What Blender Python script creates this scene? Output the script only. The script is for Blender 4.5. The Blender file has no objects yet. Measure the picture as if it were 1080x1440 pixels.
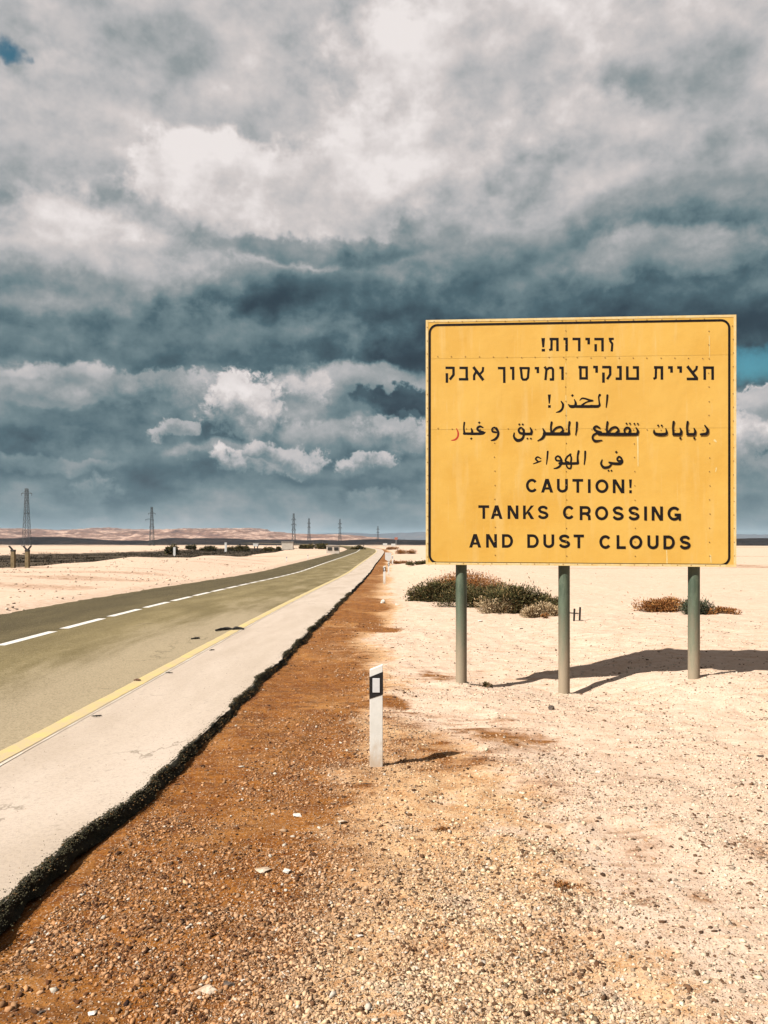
import bpy, math, random
import numpy as np
from mathutils import Vector, noise as mnoise

R = math.radians
rng = np.random.default_rng(11)
random.seed(5)
SC = bpy.context.scene
COL = SC.collection

# ------------------------------------------------------------------ camera
H, F, HZ = 1.65, 1080.0, 758.0          # eye height, focal length and horizon row measured on the photograph
cam = bpy.data.cameras.new('camera')
cam.sensor_fit = 'VERTICAL'; cam.sensor_height = 36.0; cam.lens = 36.0 * F / 1440.0
cam.shift_y = (HZ - 720.0) / 1440.0
cam.clip_start = 0.05; cam.clip_end = 40000
camo = bpy.data.objects.new('camera', cam); COL.objects.link(camo)
camo.location = (0, 0, H); camo.rotation_euler = (R(90), 0, 0)
SC.camera = camo

# ------------------------------------------------------------------ sun and exposure
SH = (0.80, 0.52)                        # ground shadow per metre of height
sun_dir = Vector((-SH[0], -SH[1], 1)).normalized()
sl = bpy.data.lights.new('sun', 'SUN'); sl.energy = 5.0; sl.angle = R(0.5); sl.color = (1.0, 0.95, 0.86)
so = bpy.data.objects.new('sun', sl); COL.objects.link(so)
so.rotation_euler = sun_dir.to_track_quat('Z', 'Y').to_euler()
SC.view_settings.view_transform = 'Standard'; SC.view_settings.look = 'None'
SC.view_settings.gamma = 1; SC.view_settings.use_curve_mapping = False
SC.view_settings.exposure = 1.6
SC.cycles.max_bounces = 5; SC.cycles.diffuse_bounces = 3; SC.cycles.volume_bounces = 0

# ------------------------------------------------------------------ node expression helper
class NT:
    def __init__(s, tree, alb=1.0): s.t = tree; s.n = tree.nodes; s.l = tree.links; s.alb = alb
    def new(s, typ, **kw):
        n = s.n.new(typ)
        for k, v in kw.items(): setattr(n, k, v)
        return n
    def put(s, sock, v):
        if isinstance(v, bpy.types.NodeSocket): s.l.new(v, sock)
        elif v is not None:
            if isinstance(v, (tuple, list)) and sock.type == 'RGBA' and len(v) == 3: v = (*[q * s.alb for q in v], 1)
            sock.default_value = v
    def m(s, op, a, b=None, c=None, clamp=False):
        n = s.new('ShaderNodeMath', operation=op, use_clamp=clamp)
        s.put(n.inputs[0], a); s.put(n.inputs[1], b); s.put(n.inputs[2], c)
        return n.outputs[0]
    def sstep(s, x, lo, hi, a=0.0, b=1.0):
        n = s.new('ShaderNodeMapRange', interpolation_type='SMOOTHSTEP')
        s.put(n.inputs[0], x); s.put(n.inputs[1], lo); s.put(n.inputs[2], hi); s.put(n.inputs[3], a); s.put(n.inputs[4], b)
        return n.outputs[0]
    def mix(s, f, a, b, blend='MIX'):
        n = s.new('ShaderNodeMix', data_type='RGBA', blend_type=blend)
        s.put(n.inputs[0], f); s.put(n.inputs[6], a); s.put(n.inputs[7], b)
        return n.outputs[2]
    def mixf(s, f, a, b):
        n = s.new('ShaderNodeMix', data_type='FLOAT')
        s.put(n.inputs[0], f); s.put(n.inputs[2], a); s.put(n.inputs[3], b)
        return n.outputs[0]
    def noise(s, vec, scale, detail=4, rough=0.5, dist=0.0, dim='3D', w=None, lac=2.0):
        n = s.new('ShaderNodeTexNoise', noise_dimensions=dim)
        s.put(n.inputs['Vector'], vec); n.inputs['Scale'].default_value = scale
        n.inputs['Detail'].default_value = detail; n.inputs['Roughness'].default_value = rough
        n.inputs['Distortion'].default_value = dist; n.inputs['Lacunarity'].default_value = lac
        if w is not None: s.put(n.inputs['W'], w)
        return n.outputs[0], n.outputs[1]
    def voro(s, vec, scale, feature='F1', out='Distance', rnd=1.0):
        n = s.new('ShaderNodeTexVoronoi', feature=feature)
        s.put(n.inputs['Vector'], vec); n.inputs['Scale'].default_value = scale
        n.inputs['Randomness'].default_value = rnd
        return n.outputs[out]
    def comb(s, x, y, z):
        n = s.new('ShaderNodeCombineXYZ'); s.put(n.inputs[0], x); s.put(n.inputs[1], y); s.put(n.inputs[2], z)
        return n.outputs[0]
    def sep(s, v):
        n = s.new('ShaderNodeSeparateXYZ'); s.put(n.inputs[0], v); return n.outputs
    def ramp(s, x, stops, interp='LINEAR'):
        n = s.new('ShaderNodeValToRGB'); r = n.color_ramp; r.interpolation = interp
        while len(r.elements) > 1: r.elements.remove(r.elements[0])
        for i, (p, c) in enumerate(stops):
            e = r.elements[0] if i == 0 else r.elements.new(p)
            e.position = p; c = c if isinstance(c, (tuple, list)) else (c, c, c)
            e.color = (*[q * s.alb for q in c[:3]], 1)
        s.put(n.inputs[0], x)
        return n.outputs[0]
    def vscale(s, v, sc):
        n = s.new('ShaderNodeVectorMath', operation='MULTIPLY'); s.put(n.inputs[0], v); n.inputs[1].default_value = sc
        return n.outputs[0]

# ------------------------------------------------------------------ world: Nishita sky behind broken storm clouds
W = bpy.data.worlds.new('World'); SC.world = W; W.use_nodes = True
t = NT(W.node_tree); t.n.clear()
out = t.new('ShaderNodeOutputWorld')
sky = t.new('ShaderNodeTexSky', sky_type='NISHITA'); sky.sun_disc = False
sky.sun_elevation = math.asin(sun_dir.z); sky.sun_rotation = math.atan2(sun_dir.x, sun_dir.y)
bgs = t.new('ShaderNodeBackground'); t.l.new(t.mix(1.0, sky.outputs[0], (.22, .50, .45), 'MULTIPLY'), bgs.inputs[0]); bgs.inputs[1].default_value = 0.05
geo = t.new('ShaderNodeTexCoord').outputs['Generated']
dx, dy, dz = t.sep(geo)
# angular coordinates
AZ = t.m('ARCTAN2', dx, dy); EL = t.m('ARCSINE', dz)
ELc = t.m('MAXIMUM', EL, -0.02)
# cloud-deck coordinates: clouds flatten and shrink towards the horizon
den = t.m('ADD', t.m('MAXIMUM', dz, 0.0), 0.17)
pv = t.comb(t.m('DIVIDE', dx, den), t.m('DIVIDE', dy, den), t.m('MULTIPLY', ELc, 2.0))
pang = t.comb(AZ, t.m('MULTIPLY', ELc, 1.7), 0.0)
wf, wcol = t.noise(geo, 6.0, 5, 0.6)
wr, wg, wb_ = t.sep(wcol)
f2, wcol2 = t.noise(geo, 20.0, 5, 0.62)
w2r, w2g, _w = t.sep(wcol2)
U = t.m('ADD', t.m('ADD', AZ, t.m('MULTIPLY', t.m('SUBTRACT', wr, 0.5), 0.10)), t.m('MULTIPLY', t.m('SUBTRACT', w2r, 0.5), 0.055))
V = t.m('ADD', t.m('ADD', EL, t.m('MULTIPLY', t.m('SUBTRACT', wg, 0.5), 0.06)), t.m('MULTIPLY', t.m('SUBTRACT', w2g, 0.5), 0.045))
nbig, _ = t.noise(pv, 1.35, 7, 0.56, 0.35)
nmid, _ = t.noise(pang, 8.5, 8, 0.58, 0.25)
nfine, _ = t.noise(geo, 34.0, 6, 0.6, 0.2)
def px2ang(x, y):
    u, v = (x - 540) / F, (HZ - y) / F
    return math.atan(u), math.atan(v / math.sqrt(1 + u * u))
els = [px2ang(540, y)[1] for y in (758, 690, 640, 560, 520, 480, 440, 390, 320, 200, 60, -300)]
vals = [0.45, 0.43, 0.40, 0.43, 0.46, 0.34, 0.42, 0.55, 0.63, 0.68, 0.74, 0.74]
b = t.ramp(t.m('DIVIDE', ELc, 1.0), [(max(0, e), v) for e, v in zip(els, vals)])
b = t.m('ADD', b, t.m('MULTIPLY', t.m('SUBTRACT', nbig, 0.5), 0.20))
b = t.m('ADD', b, t.m('MULTIPLY', t.m('SUBTRACT', nmid, 0.5), 0.34))
# clouds: centre x, y, half width, half height (photograph pixels), brightness of top, of base, edge hardness
clouds = [
    (560, 455, 330, 62, 0.24, 0.16, .30), (950, 455, 300, 70, 0.26, 0.17, .30), (740, 405, 240, 36, 0.42, 0.34, .5), (250, 470, 260, 34, 0.44, 0.36, .5),
    (120, 490, 120, 16, 0.42, 0.33, .4),
    (120, 612, 210, 30, 0.33, 0.25, .35), (430, 600, 120, 26, 0.40, 0.30, .35), (250, 650, 300, 22, 0.38, 0.32, .4),
    (90, 370, 170, 48, 0.72, 0.55, .4), (80, 80, 110, 40, 0.68, 0.6, .5), (95, 165, 120, 55, 0.80, 0.68, .35), (150, 262, 120, 30, 0.62, 0.56, .5),
    (90, 325, 75, 38, 0.82, 0.70, .3), (380, 90, 210, 80, 0.74, 0.62, .5), (200, 40, 90, 30, 0.62, 0.56, .5),
    (650, 110, 160, 80, 0.92, 0.72, .34), (700, 40, 60, 40, .62, .58, .5), (900, 20, 260, 65, 0.80, 0.70, .4), (870, 125, 50, 26, 0.58, 0.54, .5),
    (600, 265, 75, 85, 0.84, 0.60, .35), (800, 180, 70, 48, 0.80, 0.62, .3), (760, 260, 110, 40, 0.76, 0.66, .4),
    (1000, 185, 130, 36, 0.66, 0.58, .4), (1000, 90, 50, 36, 0.58, 0.54, .5),
    (395, 285, 150, 60, 0.88, 0.68, .2), (310, 250, 80, 50, .90, .80, .22), (470, 350, 120, 15, 0.42, 0.34, .3), (500, 250, 70, 60, .84, .72, .5), 
    (1000, 300, 170, 42, 0.58, 0.33, .2), (920, 362, 120, 26, 0.60, 0.46, .3),
    (90, 540, 120, 22, 0.70, 0.50, .22), (245, 545, 65, 20, 0.62, 0.46, .25), (40, 548, 90, 14, 0.62, 0.46, .25),
    (480, 556, 120, 32, 0.58, 0.36, .22), (560, 560, 60, 14, 0.26, 0.24, .2), (430, 548, 30, 18, .72, .5, .15), (400, 590, 120, 26, .50, .38, .3), (470, 643, 150, 20, .58, .40, .25), (345, 572, 42, 40, 0.80, 0.46, .16),
    (500, 620, 120, 30, 0.62, 0.36, .2), (560, 605, 50, 20, .74, .5, .15), (350, 655, 50, 14, 0.76, 0.44, .16), (400, 641, 50, 15, .76, .46, .16), (515, 650, 36, 11, 0.72, 0.44, .16),
    (260, 605, 22, 9, .62, .45, .2), (530, 700, 40, 10, .54, .46, .3), (130, 690, 26, 14, .52, .46, .3), (60, 650, 90, 9, .48, .42, .3),
    (1085, 600, 55, 45, 0.88, 0.55, .12), (1090, 570, 50, 18, .70, .6, .2), (1090, 660, 60, 14, .50, .42, .3),
]
eb = t.m('MULTIPLY', t.m('SUBTRACT', nfine, 0.5), 1.05)
ebm = t.m('MULTIPLY', t.m('SUBTRACT', nmid, 0.5), 1.0)
ed = t.m('ADD', eb, ebm)
n80, _ = t.noise(geo, 75.0, 5, 0.65, 0.4)
eds = t.m('ADD', t.m('MULTIPLY', t.m('SUBTRACT', nfine, 0.5), 2.4), t.m('MULTIPLY', t.m('SUBTRACT', n80, 0.5), 2.0))
for (cx, cy, rx, ry, top, base, hard) in clouds:
    a0, e0 = px2ang(cx, cy); sa = rx / F; se = ry / F
    uu = t.m('MULTIPLY', t.m('SUBTRACT', U, a0), 1 / sa)
    vv = t.m('MULTIPLY', t.m('SUBTRACT', V, e0), 1 / se)
    r2 = t.m('ADD', t.m('MULTIPLY', uu, uu), t.m('MULTIPLY', vv, vv))
    g = t.m('SUBTRACT', 1.0, t.m('MULTIPLY', r2, 0.62))
    ee = eds if rx < 66 and cy > 500 else ed
    g = t.m('ADD', g, ee)
    hard = max(hard * 1.1, .22); mk_ = t.sstep(g, -hard * 1.0, hard * 1.9)
    if hard >= .3: mk_ = t.m('MULTIPLY', mk_, 0.85)
    lit = t.sstep(t.m('ADD', vv, t.m('MULTIPLY', ee, 0.6)), -0.95, 0.7, base, top)
    b = t.mixf(mk_, b, lit)
prl = t.comb(AZ, t.m('MULTIPLY', ELc, 1.5), 0.3)
def shifted(v, o):
    n = t.new('ShaderNodeVectorMath', operation='ADD'); t.put(n.inputs[0], v); n.inputs[1].default_value = o; return n.outputs[0]
rl = None
for sc_, kk_, of in ((5.0, .48, (-.035, .065, 0)), (13.0, .30, (-.014, .026, 0))):
    a_, _ = t.noise(prl, sc_, 6, .52, .12); b2, _ = t.noise(shifted(prl, of), sc_, 6, .52, .12)
    q_ = t.m('MULTIPLY', t.m('SUBTRACT', a_, b2), kk_); rl = q_ if rl is None else t.m('ADD', rl, q_)
b = t.m('ADD', b, t.m('MULTIPLY', rl, t.sstep(ELc, 0.0, 0.12, 0.45, 1.0)))
b = t.m('ADD', b, t.m('ADD', t.m('MULTIPLY', t.m('SUBTRACT', nfine, 0.5), 0.16), t.m('MULTIPLY', t.m('SUBTRACT', nmid, 0.5), 0.24)))
b = t.m('ADD', b, t.m('MULTIPLY', t.m('SUBTRACT', n80, 0.5), 0.07))
b = t.m('ADD', t.m('MULTIPLY', b, 1.10), -0.035)
ccol = t.ramp(b, [(0.0, (.012, .022, .035)), (0.18, (.028, .052, .072)), (0.33, (.070, .125, .150)), (0.45, (.150, .215, .235)),
                  (0.58, (.285, .315, .325)), (0.70, (.46, .455, .46)), (0.82, (.62, .575, .56)), (0.95, (.82, .765, .745))])
bgc = t.new('ShaderNodeBackground'); t.l.new(ccol, bgc.inputs[0]); bgc.inputs[1].default_value = 0.338
# holes of open blue sky
hole = None
for (cx, cy, rx, ry) in ((-4, 62, 16, 9), (1066, 514, 60, 20)):
    a0, e0 = px2ang(cx, cy)
    uu = t.m('MULTIPLY', t.m('SUBTRACT', U, a0), F / rx); vv = t.m('MULTIPLY', t.m('SUBTRACT', V, e0), F / ry)
    g = t.m('SUBTRACT', 1.0, t.m('MULTIPLY', t.m('ADD', t.m('MULTIPLY', uu, uu), t.m('MULTIPLY', vv, vv)), 0.6))
    g = t.sstep(t.m('ADD', g, t.m('MULTIPLY', ed, 0.9)), -0.2, 1.1)
    hole = g if hole is None else t.m('MAXIMUM', hole, g)
mxs = t.new('ShaderNodeMixShader'); t.put(mxs.inputs[0], hole)
t.l.new(bgc.outputs[0], mxs.inputs[1]); t.l.new(bgs.outputs[0], mxs.inputs[2])
t.l.new(mxs.outputs[0], out.inputs[0])
W.cycles.sampling_method = 'MANUAL'; W.cycles.sample_map_resolution = 512

# ------------------------------------------------------------------ numpy noise
def _hash(ix, iy, s):
    h = (ix.astype(np.int64) * 374761393 + iy.astype(np.int64) * 668265263 + s * 1442695041) & 0xffffffff
    h = ((h ^ (h >> 13)) * 1274126177) & 0xffffffff
    h = ((h ^ (h >> 16)) * 2246822519) & 0xffffffff
    return ((h ^ (h >> 15)) & 0xffffff) / float(0xffffff)
def vnoise(x, y, s=0):
    x = np.asarray(x, float); y = np.asarray(y, float)
    ix = np.floor(x); iy = np.floor(y); fx = x - ix; fy = y - iy
    fx = fx * fx * (3 - 2 * fx); fy = fy * fy * (3 - 2 * fy)
    a = _hash(ix, iy, s); b_ = _hash(ix + 1, iy, s); c = _hash(ix, iy + 1, s); d = _hash(ix + 1, iy + 1, s)
    return (a * (1 - fx) + b_ * fx) * (1 - fy) + (c * (1 - fx) + d * fx) * fy
def fbm(x, y, s=0, o=4, g=0.5):
    r = 0; a = 1; tot = 0
    for k in range(o):
        r = r + a * vnoise(x * 2 ** k + 17.3 * k, y * 2 ** k - 9.1 * k, s + k); tot += a; a *= g
    return r / tot
def sst(x, a, b_):
    q = np.clip((np.asarray(x, float) - a) / (b_ - a), 0, 1); return q * q * (3 - 2 * q)

# ------------------------------------------------------------------ road alignment (x of the yellow line for each distance) and relief
RY = np.array([-60, -20, 2, 5.5, 12, 18, 25, 45, 61, 90, 120, 150, 190, 240, 300, 400], float)
RX = np.array([-5.4, -3.7, -2.85, -2.75, -2.60, -2.42, -2.30, -2.15, -2.0, -1.55, -1.2, -1.6, -4.5, -13, -30, -72], float)
_yy = np.arange(-60, 400, 0.5)
_xx = np.interp(_yy, RY, RX)
_k = np.exp(-np.linspace(-2, 2, 17) ** 2); _k /= _k.sum()
_xs = np.convolve(np.pad(_xx, 8, 'edge'), _k, 'valid')
for _ in range(6): _xs = np.convolve(np.pad(_xs, 8, 'edge'), _k, 'valid')
def yl(y): return np.interp(y, _yy, _xs)
def drop(y): return -0.46 * sst(y, 14, 52)
def corridor(x, y):
    o = x - yl(y)
    return sst(o, -13, -6.5) * (1 - sst(o, 2.4, 6.5))
def edge_in(y): return -.085 * (1 - sst(y, 2.8, 6.0))      # the slab narrows a little at the near end
def road_z(y): return 0.08 + drop(y)
def base_h(x, y):
    x = np.asarray(x, float); y = np.asarray(y, float)
    o = x - yl(y)
    near = 1 - sst(np.hypot(x, y), 60, 160)
    und = (fbm(x * .45, y * .45, 3, 3) - .5) * .13 + (fbm(x * 2.3, y * 2.3, 9, 3) - .5) * .035
    und = und * sst(o, 1.2, 2.6) + (fbm(x * 3.1, y * 3.1, 21, 3) - .5) * .022 * sst(o, 1.0, 1.6) * (1 - sst(o, 2.2, 3.2))
    left = (fbm(x * .12, y * .12, 31, 4) - .45) * .9 * (1 - sst(o, -16, -7.5))
    inroad = sst(o, -6.2, -5.6) * (1 - sst(o, 1.1, 1.35))
    h = drop(y) * np.where(y > 70, 1, corridor(x, y)) * np.where(y > 70, 1 - .6 * sst(np.abs(o), 8, 30), 1)
    h = h + und + left * near * sst(y, 12, 30)
    h = h + 0.11 * (1 - sst(o, -6.4, -5.7)) * (1 - sst(-o, 14, 30)) - .06 * inroad
    h = h + 0.10 * sst(x, 2.3, 4.2) * sst(y, 7.2, 8.6) * (1 - sst(y, 12, 18))
    h = h + (fbm(x * .05, y * .05, 41, 4) - .5) * .6 * sst(o, 6, 20) * sst(y, 16, 45)
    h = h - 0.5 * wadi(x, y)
    far = np.hypot(x, y)
    h = h - 9.0 * sst(far, 215, 420)
    return h
def wadi(x, y):                            # hollow left of the road, darkened in colour for cloud shade
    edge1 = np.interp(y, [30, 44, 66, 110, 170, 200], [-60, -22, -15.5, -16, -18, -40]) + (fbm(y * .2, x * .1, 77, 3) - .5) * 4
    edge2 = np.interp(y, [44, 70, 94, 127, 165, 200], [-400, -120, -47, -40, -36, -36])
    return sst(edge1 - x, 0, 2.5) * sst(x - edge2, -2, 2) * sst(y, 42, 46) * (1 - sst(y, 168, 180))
_anch = [(0.951, 8.73, -.007), (2.046, 8.65, -.104), (3.484, 8.54, .108), (-0.056, 5.53, 0.0), (2.6, 11.0, -0.04), (1.2, 9.6, -.07)]
_A = np.array([[math.exp(-((a[0] - c[0]) ** 2 + (a[1] - c[1]) ** 2) / (2 * .55 ** 2)) for c in _anch] for a in _anch])
_r = np.array([a[2] - float(base_h(a[0], a[1])) for a in _anch])
_w = np.linalg.solve(_A, _r)
def gh(x, y):
    h = base_h(x, y)
    for (ax, ay, _z), w_ in zip(_anch, _w):
        h = h + w_ * np.exp(-((x - ax) ** 2 + (y - ay) ** 2) / (2 * .55 ** 2))
    return h
def rough_h(x, y):                          # lumps and crusts of the near ground
    m_ = (1 - sst(np.hypot(x, y), 18, 40)) * sst(x - yl(y), 1.2, 1.35)
    return m_ * ((fbm(x * 4.6, y * 4.6, 55, 3) - .5) * .034 + sst(fbm(x * 2.1, y * 2.1, 57, 3), .52, .60) * .012)
def ghf(x, y): return float(gh(np.array([x]), np.array([y]))[0])
def at(px, py, z=0.0):
    Y = (H - z) * F / (py - HZ); return (px - 540) / F * Y, Y
def atg(px, py):                           # point of the ground seen at a photograph pixel
    z = 0.0
    for _ in range(12):
        x, y = at(px, py, z); z = 0.6 * z + 0.4 * ghf(x, y)
    return x, y, ghf(x, y)

# ------------------------------------------------------------------ object helpers
def mesh_np(name, v, f, mats=None, smooth=False, col=None, midx=None):
    v = np.asarray(v, np.float32); f = np.asarray(f, np.int32)
    me = bpy.data.meshes.new(name); k = f.shape[1]
    me.vertices.add(len(v)); me.vertices.foreach_set('co', v.ravel())
    me.loops.add(f.size); me.loops.foreach_set('vertex_index', f.ravel())
    me.polygons.add(len(f)); me.polygons.foreach_set('loop_start', np.arange(0, f.size, k, dtype=np.int32))
    me.polygons.foreach_set('loop_total', np.full(len(f), k, np.int32))
    if smooth: me.polygons.foreach_set('use_smooth', np.ones(len(f), bool))
    if midx is not None: me.polygons.foreach_set('material_index', np.asarray(midx, np.int32))
    me.update(calc_edges=True)
    if col is not None:
        a = me.color_attributes.new('col', 'FLOAT_COLOR', 'POINT')
        c4 = np.ones((len(v), 4), np.float32); c4[:, :3] = col; a.data.foreach_set('color', c4.ravel())
    for m_ in (mats if isinstance(mats, (list, tuple)) else [mats]):
        if m_: me.materials.append(m_)
    return me
def link(name, me, parent=None, loc=None):
    o = bpy.data.objects.new(name, me); COL.objects.link(o)
    if parent: o.parent = parent
    if loc is not None: o.location = loc
    return o
def tag(o, label=None, cat=None, group=None, kind=None):
    if label: o['label'] = label
    if cat: o['category'] = cat
    if group: o['group'] = group
    if kind: o['kind'] = kind
    return o
def empty(name, loc, label, cat, group=None, rz=0):
    o = bpy.data.objects.new(name, None); COL.objects.link(o); o.location = loc; o.rotation_euler = (0, 0, rz)
    o.empty_display_size = .2
    return tag(o, label, cat, group)
class MB:
    def __init__(s): s.v = []; s.f = []
    def add(s, v, f):
        k = len(s.v); s.v += [tuple(p) for p in v]; s.f += [tuple(i + k for i in q) for q in f]; return s
    def box(s, x0, x1, y0, y1, z0, z1, slant=0.0):
        v = [(x0, y0, z0), (x1, y0, z0), (x1, y1, z0), (x0, y1, z0), (x0, y0, z1), (x1, y0, z1 + slant), (x1, y1, z1 + slant), (x0, y1, z1)]
        return s.add(v, [(0, 3, 2, 1), (4, 5, 6, 7), (0, 1, 5, 4), (1, 2, 6, 5), (2, 3, 7, 6), (3, 0, 4, 7)])
    def obox(s, a, b_, w, d=None):
        a = Vector(a); b_ = Vector(b_); d = d or w; z = (b_ - a).normalized()
        x = z.cross(Vector((0, 0, 1)));
        if x.length < 1e-3: x = Vector((1, 0, 0))
        x.normalize(); y = z.cross(x).normalized()
        v = [p + x * sx * w / 2 + y * sy * d / 2 for p in (a, b_) for sx, sy in ((-1, -1), (1, -1), (1, 1), (-1, 1))]
        return s.add(v, [(0, 3, 2, 1), (4, 5, 6, 7), (0, 1, 5, 4), (1, 2, 6, 5), (2, 3, 7, 6), (3, 0, 4, 7)])
    def tube(s, pts, rad, n=8, cap=True):
        base = len(s.v); P = [Vector(p) for p in pts]
        for i, p in enumerate(P):
            d = (P[min(i + 1, len(P) - 1)] - P[max(i - 1, 0)]).normalized()
            x = d.cross(Vector((.02, .98, .1))).normalized(); y = d.cross(x).normalized()
            r = rad[i] if isinstance(rad, (list, tuple)) else rad
            for k in range(n):
                a = 2 * math.pi * k / n; s.v.append(tuple(p + x * r * math.cos(a) + y * r * math.sin(a)))
        for i in range(len(P) - 1):
            for k in range(n):
                s.f.append((base + i * n + k, base + i * n + (k + 1) % n, base + (i + 1) * n + (k + 1) % n, base + (i + 1) * n + k))
        if cap:
            s.f.append(tuple(base + k for k in range(n))[::-1]); s.f.append(tuple(base + (len(P) - 1) * n + k for k in range(n)))
        return s
    def mesh(s, name, mat, smooth=False, org=(0, 0, 0), bevel=0):
        me = bpy.data.meshes.new(name)
        me.from_pydata([(p[0] - org[0], p[1] - org[1], p[2] - org[2]) for p in s.v], [], s.f); me.update()
        if mat: me.materials.append(mat)
        if smooth:
            me.polygons.foreach_set('use_smooth', np.ones(len(me.polygons), bool))
            me.set_sharp_from_angle(angle=R(40))
        return me
    def build(s, name, mat, parent=None, smooth=False, bevel=0, label=None):
        org = tuple(parent_world(parent)) if parent else (0, 0, 0)
        o = link(name, s.mesh(name, mat, smooth, org), parent)
        if bevel:
            md = o.modifiers.new('bevel', 'BEVEL'); md.width = bevel; md.segments = 2; md.limit_method = 'ANGLE'
        if label: o['label'] = label
        return o
def parent_world(p):
    v = Vector((0, 0, 0))
    while p is not None: v += p.location; p = p.parent
    return v
def copy_tree(o, parent=None):
    c = o.copy(); COL.objects.link(c); c.parent = parent
    for ch in [q for q in bpy.data.objects if q.parent == o and q.name in SC.objects]:
        copy_tree(ch, c)
    return c

# ------------------------------------------------------------------ materials
ALB = 0.425                                  # the tones below are relative; this brings them to real-world albedo
def mat(name, rough=0.9, spec=0.2, metal=0.0):
    m_ = bpy.data.materials.new(name); m_.use_nodes = True; k = NT(m_.node_tree, ALB)
    p = m_.node_tree.nodes['Principled BSDF']; p.inputs['Roughness'].default_value = rough
    p.inputs['Specular IOR Level'].default_value = spec; p.inputs['Metallic'].default_value = metal
    return m_, k, p
def bump(k, p, h, strength=0.5, dist=0.01, prev=None):
    n = k.new('ShaderNodeBump'); n.inputs['Strength'].default_value = strength; n.inputs['Distance'].default_value = dist
    k.put(n.inputs['Height'], h)
    if prev is not None: k.put(n.inputs['Normal'], prev)
    k.l.new(n.outputs[0], p.inputs['Normal']); return n.outputs[0]
def simple(name, c1, c2, scale, rough=.85, spec=.2, metal=0., bs=.3, bd=.003, detail=6, vec='Object'):
    m_, k, p = mat(name, rough, spec, metal)
    co = k.new('ShaderNodeTexCoord').outputs[vec]
    n1, _ = k.noise(co, scale, detail, .62); n2, _ = k.noise(co, scale * 5.3, 4, .6)
    f_ = k.sstep(k.m('ADD', k.m('MULTIPLY', n1, .65), k.m('MULTIPLY', n2, .35)), .36, .64)
    k.put(p.inputs['Base Color'], k.mix(f_, c1, c2)); bump(k, p, n2, bs, bd)
    return m_

BROWN1, BROWN2 = (.150, .042, .005), (.41, .160, .028)
TAN1, TAN2 = (.46, .225, .090), (.76, .50, .28)
PALE1, PALE2 = (.60, .410, .285), (.77, .580, .450)
# soil: rust brown along the road edge, tan gravel, then pale desert; stain masks come from a vertex colour of soil type
mg, k, p = mat('desert_soil', 0.95, 0.1)
co = k.new('ShaderNodeTexCoord').outputs['Object']
at_ = k.new('ShaderNodeAttribute', attribute_name='col'); sr, sg, sb = k.sep(at_.outputs['Color'])
n1, _ = k.noise(co, 0.9, 8, .62, .4); n2, _ = k.noise(co, 5.5, 8, .65, .3); n3, _ = k.noise(co, 42, 6, .7); n4, _ = k.noise(co, 170, 4, .7)
nn = k.m('ADD', k.m('MULTIPLY', n2, .5), k.m('MULTIPLY', n3, .5))
# directional scrape: streaks across the slope
st, _ = k.noise(k.vscale(co, (1.2, 7.0, 1.0)), 1.4, 7, .62, .5)
brown = k.mix(k.sstep(nn, .38, .64), BROWN1, BROWN2)
brown = k.mix(k.sstep(n1, .50, .72), brown, (.46, .21, .06))
brown = k.mix(k.m('MULTIPLY', k.sstep(k.m('ADD', k.m('MULTIPLY', st, .5), k.m('MULTIPLY', n2, .5)), .50, .60), .65), brown, (.095, .028, .006))
tan = k.mix(k.sstep(nn, .36, .62), TAN1, TAN2)
pale = k.mix(k.sstep(nn, .34, .58), PALE1, PALE2)
pale = k.mix(k.m('MULTIPLY', k.sstep(st, .54, .72), .55), pale, (.52, .285, .125))
pale = k.mix(k.m('MULTIPLY', k.sstep(st, .48, .30), .5), pale, (.80, .655, .53))
e = k.m('MULTIPLY', k.m('SUBTRACT', k.m('ADD', k.m('MULTIPLY', n2, .55), k.m('MULTIPLY', st, .45)), .5), 1.5)
fb = k.sstep(k.m('ADD', sr, e), .32, .68); fp = k.sstep(k.m('ADD', sg, e), .30, .70)
cc = k.mix(fp, tan, pale); cc = k.mix(fb, cc, brown)
# cloud shade painted as dark soil in the hollow and on the far flats
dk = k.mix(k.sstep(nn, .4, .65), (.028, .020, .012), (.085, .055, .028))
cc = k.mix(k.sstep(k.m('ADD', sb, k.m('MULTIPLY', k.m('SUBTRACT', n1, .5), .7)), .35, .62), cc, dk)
# grit: individual grains too small to model
vd = k.voro(co, 95); vc = k.voro(co, 95, out='Color'); vr, vg_, vb_ = k.sep(vc)
grit = k.m('MULTIPLY', k.sstep(vd, .62, .2), k.sstep(vr, .5, .8))
cc = k.mix(k.m('MULTIPLY', grit, .55), cc, k.mix(vg_, (.20, .11, .06), (.80, .66, .52)))
k.put(p.inputs['Base Color'], cc)
hgt = k.m('ADD', k.m('MULTIPLY', n3, .9), k.m('ADD', k.m('MULTIPLY', n4, .35), k.m('MULTIPLY', k.sstep(vd, .7, .1), .15)))
nb = bump(k, p, n2, .55, .05); bump(k, p, hgt, .6, .012, nb)
MAT_SOIL = mg

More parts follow.
